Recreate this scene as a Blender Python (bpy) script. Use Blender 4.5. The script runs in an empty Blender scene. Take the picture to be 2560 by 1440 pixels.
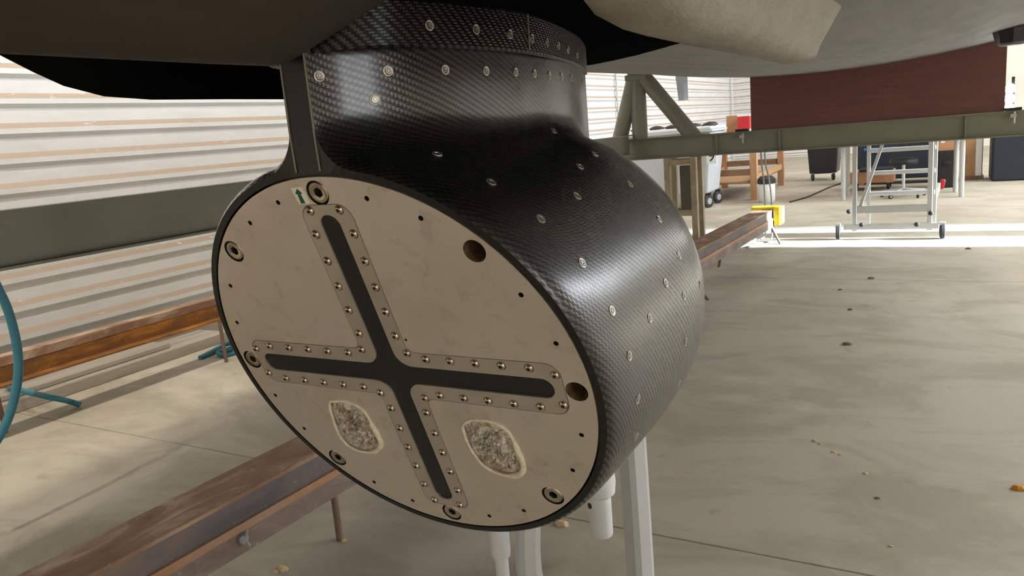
import bpy, bmesh, math, random
from math import sin, cos, pi, radians, sqrt
from mathutils import Vector, Matrix, geometry
from mathutils.bvhtree import BVHTree
random.seed(7)
sc = bpy.context.scene
COL = sc.collection

# ------------------------------------------------------------------ camera
FPX, HOR = 1880.0, 380.0
CAM = Vector((0, 0, 1.35))
pitch, roll, yaw = math.atan(HOR / FPX), radians(5.0), radians(30.0)
_F = Vector((0, cos(pitch), -sin(pitch))); _R = Vector((1, 0, 0)); _D = _F.cross(_R)
_x = cos(roll) * _R + sin(roll) * _D; _y = cos(roll) * _D - sin(roll) * _R
_rot = Matrix.Rotation(yaw, 3, 'Z')
CX, CY, CF = _rot @ _x, _rot @ _y, _rot @ _F          # image right, image down, forward
cd = bpy.data.cameras.new('camera'); cam = bpy.data.objects.new('camera', cd); COL.objects.link(cam)
cd.sensor_width = 36.0; cd.lens = FPX / 2560 * 36.0; cd.clip_start = 0.02; cd.clip_end = 200
m = Matrix((( CX.x, -CY.x, -CF.x, CAM.x), (CX.y, -CY.y, -CF.y, CAM.y), (CX.z, -CY.z, -CF.z, CAM.z), (0, 0, 0, 1)))
cam.matrix_world = m
sc.camera = cam

def ray(u, v): return CX * ((u - 1280) / FPX) + CY * ((v - 720) / FPX) + CF
def on(u, v, ax, val):
    d = ray(u, v); return CAM + d * ((val - CAM[ax]) / d[ax])
def fl(u, v, z=0.0): return on(u, v, 2, z)

# ------------------------------------------------------------------ world, sun, exposure
w = bpy.data.worlds.new('sky'); sc.world = w; w.use_nodes = True
nt = w.node_tree; bg = nt.nodes['Background']
bg.inputs[0].default_value = (0.70, 0.83, 1.0, 1); bg.inputs[1].default_value = 1.6
sd = bpy.data.lights.new('sun', 'SUN'); sd.energy = 45; sd.angle = radians(0.6); sd.color = (0.74, 0.87, 1.0)
so = bpy.data.objects.new('sun', sd); COL.objects.link(so)
so.rotation_euler = Vector((-1.0, 0.0, -0.25)).to_track_quat('-Z', 'Y').to_euler()
sc.view_settings.view_transform = 'Standard'; sc.view_settings.look = 'None'
sc.view_settings.gamma = 1; sc.view_settings.use_curve_mapping = False
sc.view_settings.exposure = 0.15

# ------------------------------------------------------------------ materials
def new_mat(name):
    m = bpy.data.materials.new(name); m.use_nodes = True
    nt = m.node_tree; return m, nt, nt.nodes['Principled BSDF']
def N(nt, t, **k):
    n = nt.nodes.new(t)
    for a, b in k.items(): setattr(n, a, b)
    return n
def lk(nt, a, b): nt.links.new(a, b)
def c4(c): return (c[0], c[1], c[2], 1)
def ramp(nt, fac, stops):
    r = N(nt, 'ShaderNodeValToRGB'); e = r.color_ramp.elements
    while len(e) < len(stops): e.new(0.5)
    for el, (p, c) in zip(e, stops): el.position = p; el.color = c4(c)
    lk(nt, fac, r.inputs[0]); return r.outputs[0]
def noise(nt, vec, scale, detail=5, rough=.55, dist=0):
    n = N(nt, 'ShaderNodeTexNoise'); n.inputs['Scale'].default_value = scale; n.inputs['Detail'].default_value = detail
    n.inputs['Roughness'].default_value = rough; n.inputs['Distortion'].default_value = dist
    if vec: lk(nt, vec, n.inputs['Vector'])
    return n.outputs['Fac']
def wpos(nt, sc3=(1, 1, 1)):
    g = N(nt, 'ShaderNodeNewGeometry'); mp = N(nt, 'ShaderNodeMapping'); mp.inputs['Scale'].default_value = sc3
    lk(nt, g.outputs['Position'], mp.inputs[0]); return mp.outputs[0]
def mix(nt, fac, a, b):
    n = N(nt, 'ShaderNodeMix', data_type='RGBA')
    for s, v in ((0, fac), (6, a), (7, b)):
        if isinstance(v, (float, int)): n.inputs[s].default_value = v
        elif isinstance(v, tuple): n.inputs[s].default_value = c4(v)
        else: lk(nt, v, n.inputs[s])
    return n.outputs[2]
def mth(nt, op, a, b=None, c=None):
    n = N(nt, 'ShaderNodeMath', operation=op)
    for i, v in enumerate((a, b, c)):
        if v is None: continue
        if isinstance(v, (float, int)): n.inputs[i].default_value = v
        else: lk(nt, v, n.inputs[i])
    return n.outputs[0]
def bump(nt, p, h, strength, dist):
    b = N(nt, 'ShaderNodeBump'); b.inputs['Strength'].default_value = strength; b.inputs['Distance'].default_value = dist
    lk(nt, h, b.inputs['Height']); lk(nt, b.outputs[0], p.inputs['Normal'])
def simple(name, col, rough=.5, metal=0, var=0.15, scale=8, stretch=(1, 1, 1), bmp=0.0, col2=None, spec=None):
    m, nt, p = new_mat(name)
    v = wpos(nt, stretch); f = noise(nt, v, scale)
    c2 = col2 or tuple(x * (1 - var) for x in col)
    lk(nt, ramp(nt, f, [(.3, c2), (.7, col)]), p.inputs['Base Color'])
    p.inputs['Roughness'].default_value = rough; p.inputs['Metallic'].default_value = metal
    if spec is not None: p.inputs['Specular IOR Level'].default_value = spec
    if bmp: bump(nt, p, noise(nt, v, scale * 6), bmp, .004)
    return m
def emis(name, col, st):
    m, nt, p = new_mat(name); p.inputs['Base Color'].default_value = c4(col)
    p.inputs['Emission Color'].default_value = c4(col); p.inputs['Emission Strength'].default_value = st; return m

def carbon(name, cell=.0030, coat=1.0):
    m, nt, p = new_mat(name)
    uv = N(nt, 'ShaderNodeUVMap'); sp = N(nt, 'ShaderNodeSeparateXYZ'); lk(nt, uv.outputs[0], sp.inputs[0])
    u = mth(nt, 'DIVIDE', sp.outputs[0], cell); v = mth(nt, 'DIVIDE', sp.outputs[1], cell)
    s = mth(nt, 'ADD', mth(nt, 'FLOOR', u), mth(nt, 'FLOOR', v))
    tw = mth(nt, 'LESS_THAN', mth(nt, 'FLOORED_MODULO', s, 4.0), 1.5)      # 2x2 twill: warp over / weft over
    fu = mth(nt, 'FRACT', u); fv = mth(nt, 'FRACT', v)
    hu = mth(nt, 'SINE', mth(nt, 'MULTIPLY', fu, pi)); hv = mth(nt, 'SINE', mth(nt, 'MULTIPLY', fv, pi))
    hm = N(nt, 'ShaderNodeMix', data_type='FLOAT'); lk(nt, tw, hm.inputs[0]); lk(nt, hu, hm.inputs[2]); lk(nt, hv, hm.inputs[3])
    lk(nt, mix(nt, tw, (.004, .0042, .0045), (.015, .0147, .0138)), p.inputs['Base Color'])
    rr = N(nt, 'ShaderNodeMapRange'); lk(nt, tw, rr.inputs[0]); rr.inputs[3].default_value = .46; rr.inputs[4].default_value = .32
    lk(nt, rr.outputs[0], p.inputs['Roughness'])
    rs = N(nt, 'ShaderNodeMapRange'); lk(nt, tw, rs.inputs[0]); rs.inputs[3].default_value = .15; rs.inputs[4].default_value = .6
    lk(nt, rs.outputs[0], p.inputs['Specular IOR Level'])
    p.inputs['Coat Weight'].default_value = coat; p.inputs['Coat Roughness'].default_value = .25
    bump(nt, p, hm.outputs[0], .35, .0008)
    return m
M = {}
M['carbon'] = carbon('carbon_twill')
M['carbon_collar'] = carbon('carbon_twill_matt', .0030, .15)
M['carbon_lip'] = simple('carbon_plain', (.010, .0105, .0105), .42, 0, .3, 60)
def titanium():
    m, nt, p = new_mat('plate_titanium')
    v = wpos(nt); a = noise(nt, v, 7, 4, .6); b = noise(nt, v, 34, 6, .65, .6); g = noise(nt, wpos(nt, (1, 1, .12)), 300, 2)
    base = ramp(nt, a, [(.3, (.68, .615, .55)), (.5, (.74, .67, .59)), (.72, (.73, .665, .62))])
    col = mix(nt, mth(nt, 'MULTIPLY', ramp(nt, b, [(.56, (0, 0, 0)), (.72, (1, 1, 1))]), .34), base, (.36, .29, .24))
    lk(nt, col, p.inputs['Base Color']); p.inputs['Metallic'].default_value = .75
    rr = N(nt, 'ShaderNodeMapRange'); lk(nt, a, rr.inputs[0]); rr.inputs[3].default_value = .42; rr.inputs[4].default_value = .56
    lk(nt, rr.outputs[0], p.inputs['Roughness']); bump(nt, p, g, .03, .0005)
    return m
M['plate'] = titanium()
M['frame'] = simple('frame_titanium', (.64, .575, .50), .46, .75, .15, 20)
M['slot'] = simple('black_polymer', (.012, .015, .014), .38, 0, .25, 40)
M['dark'] = simple('black_void', (.012, .01, .009), .8)
M['steel'] = simple('stainless_steel', (.66, .58, .46), .28, 1, .25, 90)
M['washer'] = simple('washer_steel', (.62, .59, .53), .4, .9, .2, 120)
M['rust_hole'] = simple('stained_bore', (.26, .17, .09), .55, .4, .6, 150)
M['sticker'] = simple('sticker_cream', (.93, .90, .76), .5, 0, .06, 40)
M['green'] = simple('arrow_green', (.008, .105, .085), .5, 0, .1, 40)
M['resin_rim'] = simple('cream_sealant', (.88, .80, .62), .55, 0, .25, 120, bmp=.3)
def resin():
    m, nt, p = new_mat('rough_resin'); v = wpos(nt)
    a = noise(nt, v, 55, 5, .7, .8); b = noise(nt, v, 130, 6, .75, 1.2)
    base = ramp(nt, b, [(.33, (.04, .03, .025)), (.41, (.38, .32, .25)), (.50, (.72, .67, .58)), (.64, (.95, .90, .78))])
    col = mix(nt, ramp(nt, a, [(.52, (0, 0, 0)), (.66, (1, 1, 1))]), base, mix(nt, b, (.10, .045, .015), (.72, .46, .26)))
    lk(nt, col, p.inputs['Base Color']); p.inputs['Roughness'].default_value = .5; bump(nt, p, b, .8, .002); return m
M['resin'] = resin()

def hullpaint():
    m, nt, p = new_mat('hull_paint')
    v = wpos(nt, (1, .12, 1)); a = noise(nt, v, 14, 6, .6, .4); b = noise(nt, wpos(nt), 2.2, 4)
    grey = mix(nt, mth(nt, 'MULTIPLY', b, .5), ramp(nt, a, [(.3, (.24, .245, .265)), (.7, (.37, .37, .385))]), (.27, .26, .25))
    # black antifouling around the pod: boundary is a straight painted line across the hull bottom
    g = N(nt, 'ShaderNodeNewGeometry'); sp = N(nt, 'ShaderNodeSeparateXYZ'); lk(nt, g.outputs['Position'], sp.inputs[0])
    e = mth(nt, 'ADD', sp.outputs[1], mth(nt, 'MULTIPLY', sp.outputs[0], 1.06))     # Y + 1.06 X
    e = mth(nt, 'ADD', e, mth(nt, 'MULTIPLY', mth(nt, 'SUBTRACT', a, .5), .03))
    lft = mth(nt, 'LESS_THAN', e, 1.113); lx = mth(nt, 'LESS_THAN', sp.outputs[0], -.24)
    blk = mth(nt, 'MULTIPLY', lft, lx)
    lk(nt, mix(nt, blk, grey, (.007, .008, .0095)), p.inputs['Base Color'])
    p.inputs['Roughness'].default_value = .6
    lk(nt, mth(nt, 'SUBTRACT', .32, mth(nt, 'MULTIPLY', blk, .32)), p.inputs['Specular IOR Level'])
    bump(nt, p, a, .12, .004); return m
M['hull'] = hullpaint()
M['hullblack'] = simple('hull_black', (.008, .0085, .009), .55, 0, .3, 10, spec=0.0)
def strakemat():
    m, nt, p = new_mat('strake_paint'); v = wpos(nt, (1, .3, 1)); a = noise(nt, v, 26, 6, .65, .5)
    lk(nt, ramp(nt, a, [(.3, (.27, .245, .205)), (.6, (.36, .325, .27)), (.8, (.44, .41, .36))]), p.inputs['Base Color'])
    p.inputs['Roughness'].default_value = .6; bump(nt, p, noise(nt, v, 60, 6, .7), .5, .006); return m
M['strake'] = strakemat()
M['keelbar'] = simple('keel_bar_paint', (.072, .062, .050), .55, 0, .3, 9, (1, .25, 1), .15, spec=.08)
M['olive'] = simple('olive_paint', (.255, .255, .195), .42, 0, .14, 3)
M['oliveweld'] = simple('olive_paint_scuffed', (.27, .26, .185), .5, 0, .3, 14)
def rust(name, c1, c2, c3, st=(1, .15, 1), rough=.7):
    m, nt, p = new_mat(name); v = wpos(nt, st); a = noise(nt, v, 9, 6, .65, .6); b = noise(nt, wpos(nt), 40, 6, .7)
    col = ramp(nt, a, [(.3, c1), (.5, c2), (.68, c3)]); col = mix(nt, ramp(nt, b, [(.62, (0, 0, 0)), (.75, (1, 1, 1))]), col, (.42, .36, .30))
    lk(nt, col, p.inputs['Base Color']); p.inputs['Roughness'].default_value = rough; bump(nt, p, b, .25, .003); return m
M['rusttop'] = rust('rust_top', (.17, .085, .05), (.28, .155, .09), (.50, .37, .27), (1, .4, 1))
M['rustweb'] = rust('rust_web', (.095, .083, .088), (.15, .125, .125), (.24, .145, .09), (1, .25, 1))
M['rustfl'] = rust('rust_flange', (.45, .17, .055), (.38, .19, .10), (.42, .31, .23))
M['railside'] = rust('rail_dusty_side', (.15, .105, .085), (.20, .15, .12), (.30, .23, .18), (1, .4, 1))
M['rustorange'] = rust('rust_orange', (.10, .05, .02), (.22, .085, .015), (.50, .19, .02), (1, .3, 1))
M['rustleg'] = rust('rust_leg', (.13, .075, .05), (.18, .11, .08), (.2, .15, .12), (1, 1, .4))
def concrete():
    m, nt, p = new_mat('concrete_floor'); v = wpos(nt)
    a = noise(nt, v, .55, 6, .6, .5); b = noise(nt, wpos(nt, (.8, 1.25, 1)), 1.7, 8, .66, .9); c = noise(nt, v, 26, 6, .7); s = noise(nt, wpos(nt, (1, 1, 1)), 5.5, 3, .5)
    col = ramp(nt, a, [(.36, (.33, .288, .215)), (.47, (.405, .35, .272)), (.55, (.40, .36, .275)), (.66, (.50, .445, .36))])
    col = mix(nt, mth(nt, 'MULTIPLY', ramp(nt, b, [(.40, (1, 1, 1)), (.56, (0, 0, 0))]), .62), col, (.255, .215, .155))
    col = mix(nt, mth(nt, 'MULTIPLY', c, .22), col, (.56, .50, .40))
    col = mix(nt, mth(nt, 'MULTIPLY', ramp(nt, s, [(.68, (0, 0, 0)), (.73, (1, 1, 1))]), .35), col, (.22, .19, .15))
    lk(nt, col, p.inputs['Base Color']); p.inputs['Roughness'].default_value = .62; p.inputs['Specular IOR Level'].default_value = .35
    bump(nt, p, c, .08, .003); return m
M['floor'] = concrete()
def sheetmat():
    m, nt, p = new_mat('white_sheet'); g = N(nt, 'ShaderNodeNewGeometry'); sp = N(nt, 'ShaderNodeSeparateXYZ'); lk(nt, g.outputs['True Normal'], sp.inputs[0])
    v = wpos(nt, (1, .25, 1)); a = noise(nt, v, 7, 6, .65); b = noise(nt, wpos(nt, (1, .5, 1)), 18, 6, .7)
    white = ramp(nt, a, [(.3, (.63, .615, .60)), (.6, (.71, .70, .69))])
    up = mth(nt, 'GREATER_THAN', sp.outputs[2], .25)          # dust settled on the upward faces of the ribs
    d = mth(nt, 'MULTIPLY', up, ramp(nt, b, [(.30, (.2, .2, .2)), (.40, (.95, .95, .95))]))
    lk(nt, mix(nt, d, white, (.40, .30, .225)), p.inputs['Base Color']); p.inputs['Roughness'].default_value = .5; return m
M['sheet'] = sheetmat()
M['offwhite'] = simple('offwhite_wall', (.74, .70, .62), .7, 0, .1, 1.5)
M['ceil'] = simple('ceiling_grey', (.55, .54, .51), .7, 0, .1, 1)
M['plyred'] = rust('dark_red_plywood', (.13, .050, .044), (.155, .058, .048), (.19, .070, .052), (.25, 1, 2.5), .42)
M['alu'] = simple('aluminium', (.66, .67, .68), .38, .8, .08, 15)
M['wood'] = simple('orange_timber', (.52, .29, .145), .6, 0, .3, 6, (4, 4, .6))
M['wood2'] = simple('brown_timber', (.30, .17, .10), .65, 0, .3, 6, (1, 1, 3))
M['board'] = simple('grey_board', (.42, .37, .30), .7, 0, .35, 5, (3, .3, 3), .2)
M['card'] = simple('cardboard', (.48, .25, .13), .75, 0, .15, 5)
M['cream'] = simple('cream_enamel', (.50, .46, .33), .5, 0, .2, 9, col2=(.36, .27, .17))
M['olivegrey'] = simple('channel_grey', (.17, .165, .13), .55, 0, .2, 6)
M['greyplastic'] = simple('container_grey', (.45, .47, .49), .5, 0, .08, 4)
M['blackplastic'] = simple('black_plastic', (.018, .019, .021), .45, 0, .3, 10)
M['navy'] = simple('navy_plastic', (.012, .018, .032), .5, 0, .3, 8)
M['blue'] = simple('blue_strap', (.02, .14, .45), .5, 0, .15, 12)
M['hose'] = simple('hose_blue', (.035, .20, .27), .45, 0, .15, 14)
M['white'] = simple('white_plastic', (.75, .75, .74), .4, 0, .06, 10)
M['lgrey'] = simple('light_grey_plastic', (.52, .53, .52), .38, 0, .06, 8)
M['rubber'] = simple('black_rubber', (.025, .024, .023), .7, 0, .3, 25)
M['red'] = simple('red_paint', (.55, .02, .03), .4, 0, .1, 20)
M['yellow'] = simple('yellow_foam', (.75, .62, .02), .55, 0, .1, 30)
M['cable'] = simple('grey_cable', (.33, .33, .34), .5)
M['finmat'] = simple('grey_fin', (.42, .45, .50), .3, .2, .1, 6)
M['lamp'] = emis('led_white', (.93, .96, 1.0), 25)
M['tube'] = emis('lamp_tube', (1.0, .93, .80), 6)
M['pane'] = emis('window_daylight', (.90, .95, 1.0), 20)
M['pane_clear'] = emis('window_bright_sky', (.90, .95, 1.0), 14)
M['pane_dim'] = emis('window_frosted', (.90, .95, 1.0), 7)
M['orange'] = simple('orange_plastic', (.7, .28, .02), .5)
M['crumb'] = simple('wood_crumb', (.70, .55, .34), .8, 0, .3, 60)
M['clod'] = simple('dark_crumb', (.20, .15, .11), .8, 0, .3, 60)

# ------------------------------------------------------------------ object helpers
WL = {}
def link(o, wloc, parent=None):
    COL.objects.link(o); WL[o.name] = Vector(wloc)
    if parent is not None:
        o.parent = parent; o.location = Vector(wloc) - WL[parent.name]
    else: o.location = wloc
    return o
def tag(o, label=None, cat=None, group=None, kind=None):
    for k, v in (('label', label), ('category', cat), ('group', group), ('kind', kind)):
        if v: o[k] = v
    return o
def thing(name, loc, label, cat, group=None, kind=None):
    return tag(link(bpy.data.objects.new(name, None), Vector(loc)), label, cat, group, kind)
def setmat(me, mats):
    for mm in (mats if isinstance(mats, (list, tuple)) else [mats]): me.materials.append(M[mm])
def mk(name, V, F, mat, parent=None, smooth=False, mi=None, origin=None):
    """one mesh object from world-space vertices; origin at the bottom centre of its box"""
    V = [Vector(v) for v in V]
    lo = [min(v[i] for v in V) for i in range(3)]; hi = [max(v[i] for v in V) for i in range(3)]
    o0 = Vector(origin) if origin else Vector(((lo[0] + hi[0]) / 2, (lo[1] + hi[1]) / 2, lo[2]))
    me = bpy.data.meshes.new(name); me.from_pydata([v - o0 for v in V], [], F); setmat(me, mat)
    if mi:
        for p, i in zip(me.polygons, mi): p.material_index = i
    me.validate()
    bm = bmesh.new(); bm.from_mesh(me); bmesh.ops.recalc_face_normals(bm, faces=bm.faces); bm.to_mesh(me); bm.free()
    if smooth: me.polygons.foreach_set('use_smooth', [True] * len(me.polygons))
    return link(bpy.data.objects.new(name, me), o0, parent)
def smooth_by_angle(o, deg=35):
    me = o.data; me.polygons.foreach_set('use_smooth', [True] * len(me.polygons))
    bm = bmesh.new(); bm.from_mesh(me)
    for e in bm.edges:
        if len(e.link_faces) == 2 and e.calc_face_angle(0) > radians(deg): e.smooth = False
    bm.to_mesh(me); bm.free(); return o
def boxvf(x0, x1, y0, y1, z0, z1, taper=1.0):
    cx, cy = (x0 + x1) / 2, (y0 + y1) / 2
    t = lambda x, y, z: (x, y, z)
    V = [(x, y, z) for z in (z0, z1) for (x, y) in ((x0, y0), (x1, y0), (x1, y1), (x0, y1))]
    if taper != 1: V = [((cx + (x - cx) * taper, cy + (y - cy) * taper, z) if z == z0 else (x, y, z)) for x, y, z in V]
    return V, [(3, 2, 1, 0), (4, 5, 6, 7), (0, 1, 5, 4), (1, 2, 6, 5), (2, 3, 7, 6), (3, 0, 4, 7)]
def bev(o, width, seg=2):
    me = o.data; bm = bmesh.new(); bm.from_mesh(me)
    bmesh.ops.bevel(bm, geom=list(bm.edges), offset=width, segments=seg, affect='EDGES', profile=.5, clamp_overlap=True)
    bm.to_mesh(me); bm.free(); return o
def box(name, x0, x1, y0, y1, z0, z1, mat, parent=None, b=0.004, taper=1.0):
    V, F = boxvf(x0, x1, y0, y1, z0, z1, taper); o = mk(name, V, F, mat, parent)
    if b: bev(o, b)
    return o
def orient(d):
    d = Vector(d).normalized(); a = Vector((0, 0, 1)) if abs(d.z) < .9 else Vector((1, 0, 0))
    u = d.cross(a).normalized(); return u, d.cross(u).normalized(), d
def barvf(a, b, wx, wz):
    """rectangular bar from a to b; wx across (horizontal), wz the other way"""
    a, b = Vector(a), Vector(b); u, v, d = orient(b - a)
    V = [p + u * sx * wx / 2 + v * sz * wz / 2 for p in (a, b) for sx, sz in ((-1, -1), (1, -1), (1, 1), (-1, 1))]
    return V, [(3, 2, 1, 0), (4, 5, 6, 7), (0, 1, 5, 4), (1, 2, 6, 5), (2, 3, 7, 6), (3, 0, 4, 7)]
def bar(name, a, b, wx, wz, mat, parent=None, bv=.002):
    V, F = barvf(a, b, wx, wz); o = mk(name, V, F, mat, parent)
    if bv: bev(o, bv)
    return o
def tubevf(path, r, n=12, caps=True):
    path = [Vector(p) for p in path]; V, F = [], []; up = None
    for i, p in enumerate(path):
        d = (path[min(i + 1, len(path) - 1)] - path[max(i - 1, 0)]).normalized()
        if up is None: u, v, _ = orient(d)
        else:
            u = (up - d * up.dot(d)).normalized(); v = d.cross(u)
        up = u; rr = r[i] if isinstance(r, (list, tuple)) else r
        V += [p + (u * cos(2 * pi * k / n) + v * sin(2 * pi * k / n)) * rr for k in range(n)]
    for i in range(len(path) - 1):
        for k in range(n): F.append((i * n + k, i * n + (k + 1) % n, (i + 1) * n + (k + 1) % n, (i + 1) * n + k))
    if caps: F += [tuple(range(n))[::-1], tuple(range((len(path) - 1) * n, len(path) * n))]
    return V, F
def tube(name, path, r, mat, parent=None, n=12):
    V, F = tubevf(path, r, n); return smooth_by_angle(mk(name, V, F, mat, parent), 50)
def spline(pts, k=8):
    pts = [Vector(p) for p in pts]; out = []
    for i in range(len(pts) - 1):
        p0, p1, p2, p3 = pts[max(i - 1, 0)], pts[i], pts[i + 1], pts[min(i + 2, len(pts) - 1)]
        for j in range(k):
            t = j / k
            out.append(.5 * ((2 * p1) + (p2 - p0) * t + (2 * p0 - 5 * p1 + 4 * p2 - p3) * t * t + (3 * p1 - p0 - 3 * p2 + p3) * t ** 3))
    return out + [pts[-1]]
def lathe_me(name, prof, mats, n=16, mi=None):
    """local mesh, revolved about +Z: prof = [(r, z)...]"""
    V, F, MI = [], [], []
    for r, z in prof: V += [(r * cos(2 * pi * k / n), r * sin(2 * pi * k / n), z) for k in range(n)]
    for i in range(len(prof) - 1):
        for k in range(n):
            F.append((i * n + k, i * n + (k + 1) % n, (i + 1) * n + (k + 1) % n, (i + 1) * n + k)); MI.append(mi[i] if mi else 0)
    F.append(tuple(range((len(prof) - 1) * n, len(prof) * n))); MI.append(mi[-1] if mi else 0)
    me = bpy.data.meshes.new(name); me.from_pydata(V, [], F); setmat(me, mats)
    for p, i in zip(me.polygons, MI): p.material_index = i
    return me
def frame_rot(nrm, xdir=None):
    n = Vector(nrm).normalized(); x = Vector(xdir) if xdir is not None else orient(n)[0]
    x = (x - n * x.dot(n)).normalized(); y = n.cross(x)
    return Matrix((x, y, n)).transposed()
def place(name, me, loc, rot, parent):
    o = bpy.data.objects.new(name, me); o.rotation_euler = rot.to_euler(); return link(o, loc, parent)
def lathe(name, prof, mat, loc, parent=None, n=24, rot=None):
    o = bpy.data.objects.new(name, lathe_me(name, prof, mat, n)); smooth_by_angle(o, 40)
    if rot is not None: o.rotation_euler = rot.to_euler()
    return link(o, loc, parent)
def interp(tab, x):
    if x <= tab[0][0]: return tab[0][1]
    for (a, va), (b, vb) in zip(tab, tab[1:]):
        if x <= b:
            t = (x - a) / (b - a); return va + (vb - va) * t
    return tab[-1][1]
def cubic(tab, x):
    """Catmull-Rom through a table of (x, v)"""
    n = len(tab)
    if x <= tab[0][0]: return tab[0][1]
    for i in range(n - 1):
        if x <= tab[i + 1][0]:
            x0, v0 = tab[i]; x1, v1 = tab[i + 1]; h = x1 - x0; t = (x - x0) / h
            m0 = (v1 - tab[i - 1][1]) / (x1 - tab[i - 1][0]) if i else (v1 - v0) / h
            m1 = (tab[i + 2][1] - v0) / (tab[i + 2][0] - x0) if i < n - 2 else (v1 - v0) / h
            return (2*t**3-3*t*t+1)*v0 + (t**3-2*t*t+t)*h*m0 + (-2*t**3+3*t*t)*v1 + (t**3-t*t)*h*m1
    return tab[-1][1]
#@@STRUCTURE
# ------------------------------------------------------------------ the hall
XL, XR, YN, YF, ZC = -5.5, 9.0, -7.0, 24.0, 8.0
floor = tag(link(bpy.data.objects.new('floor', None), Vector((0, 0, 0))), kind='structure')
ys = [-7.0, -2.0, 2.2, 6.4, 10.6, 14.8, 19.0, 24.0]; xs = [-5.5, 2.4, 9.0]
for i in range(len(ys) - 1):
    for j in range(2):
        g = .0025
        box('floor_slab', xs[j] + (g if j else -.2), xs[j + 1] - (g if j == 0 else -.2), ys[i] + g, ys[i + 1] - g, -.15, 0, 'floor', floor, .003)
box('joint_bed', -5.7, 9.2, -7, 24, -.2, -.012, 'clod', floor, 0)
# left wall: horizontal trapezoid ribs, period 0.199 m
wl = tag(link(bpy.data.objects.new('wall_left', None), Vector((XL, 0, 0))), kind='structure')
prof = []
z = 1.306 + .0185 - .199 * 6
prof.append((0, 0))
while z < ZC:
    prof += [(0, z - .102), (.024, z - .072), (.024, z - .037), (0, z)]
    z += .199
prof = [(a, max(b, 0)) for a, b in prof if b < ZC] + [(0, ZC)]
yy = YN
while yy < YF:
    y1 = min(yy + 6.2, YF)
    V = [(XL + a, y, b) for y in (yy, y1) for a, b in prof]; n = len(prof)
    mk('corrugated_sheet', V, [(i, i + 1, n + i + 1, n + i) for i in range(n - 1)], 'sheet', wl); yy += 6.2
box('wall_backing', XL - .12, XL - .01, YN, YF, 0, ZC, 'offwhite', wl, 0)
wf = tag(link(bpy.data.objects.new('wall_far', None), Vector((0, YF, 0))), kind='structure')
V = [(x, YF - .012 - a, b) for x in (XL, XL + 2.6) for a, b in prof]; n = len(prof)
mk('corrugated_sheet', V, [(i, i + 1, n + i + 1, n + i) for i in range(n - 1)], 'sheet', wf)
box('wall_panel', XL, XR, YF, YF + .15, 0, ZC, 'offwhite', wf, 0)
wb = tag(box('wall_near', XL, XR, YN - .15, YN, 0, ZC, 'offwhite', None, 0), kind='structure')
ce = tag(box('ceiling', XL - .2, XR + .2, YN - .2, YF + .2, ZC, ZC + .15, 'ceil', None, 0), kind='structure')
# right wall with the open door the sun comes through
wr = tag(link(bpy.data.objects.new('wall_right', None), Vector((XR, 0, 0))), kind='structure')
DY0, DYM0, DYM1, DY1, DZ = 7.95, 8.52, 8.9, 9.35, 3.3
wins = [(-4.0, -3.3, .5, 3.8, 1, 'pane'), (7.0, 14.0, 4.2, 7.8, 5, 'pane_clear'), (14.6, 21.4, 3.6, 7.8, 5, 'pane_dim')]
cuts = sorted([(a, b, c, d) for a, b, c, d, k, mt in wins] + [(DY0, DY1, 0, DZ)])
yb = sorted({YN, YF} | {q for c in cuts for q in c[:2]})
for a, b in zip(yb, yb[1:]):
    zz = sorted([(c[2], c[3]) for c in cuts if c[0] <= a and c[1] >= b]); z = 0
    for z0, z1 in zz + [(ZC, ZC)]:
        if z0 > z: box('wall_panel', XR, XR + .15, a, b, z, z0, 'offwhite', wr, 0)
        z = max(z, z1)
box('door_post', XR, XR + .15, DYM0, DYM1, 0, DZ, 'offwhite', wr, 0)
for q, (a, b, c, d, k, mt) in enumerate(wins):
    win = tag(link(bpy.data.objects.new('window_%d' % (q + 1), None), Vector((XR + .05, a, c))), kind='structure')
    for i in range(k):
        y0, y1 = a + (b - a) * i / k, a + (b - a) * (i + 1) / k
        box('pane', XR + .06, XR + .07, y0, y1, c, d, mt, win, 0)
        box('mullion', XR + .02, XR + .09, y0 - .035, y0 + .035, c, d, 'alu', win, 0)
sk = tag(link(bpy.data.objects.new('window_4', None), Vector((5, 8, ZC))), kind='structure')       # unseen roof light, added to extend the highlight on the pod shell
for k in range(4):
    box('pane', 5.6, 8.2, 8 + 2.0 * k + .04, 10 + 2.0 * k - .04, ZC - .05, ZC - .035, 'pane_clear', sk, 0)
    box('roof_bar', 5.55, 8.25, 8 + 2.0 * k - .05, 8 + 2.0 * k + .05, ZC - .08, ZC - .01, 'alu', sk, 0)
og = tag(box('ground', XR + .2, XR + 60, -40, 60, -.3, -.16, 'floor', None, 0), kind='structure')
# ceiling lamps
def ceiling_lamp(x, y, pw, lab):
    t = thing('ceiling_lamp', (x, y, ZC - .25), lab, 'lamp', 'ceiling lamps of the hall')
    V = [(x + a, yy, ZC - .25 + b) for yy in (y - .8, y + .8) for a, b in ((-.22, 0), (-.12, .16), (.12, .16), (.22, 0))]
    mk('reflector', V, [(0, 1, 5, 4), (1, 2, 6, 5), (2, 3, 7, 6)], 'white', t)
    for s in (-.08, .08): tube('lamp_tube', [(x + s, y - .75, ZC - .2), (x + s, y + .75, ZC - .2)], .02, 'tube', t, 8)
    for s in (-.6, .6): tube('hanger', [(x, y + s, ZC - .09), (x, y + s, ZC)], .008, 'alu', t, 6)
    ld = bpy.data.lights.new('lamp_light', 'AREA'); ld.shape = 'RECTANGLE'; ld.size = .4; ld.size_y = 1.5; ld.energy = pw; ld.color = (1.0, .935, .83)
    lo = bpy.data.objects.new('lamp_light', ld); link(lo, (x, y, ZC - .27), t)
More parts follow.
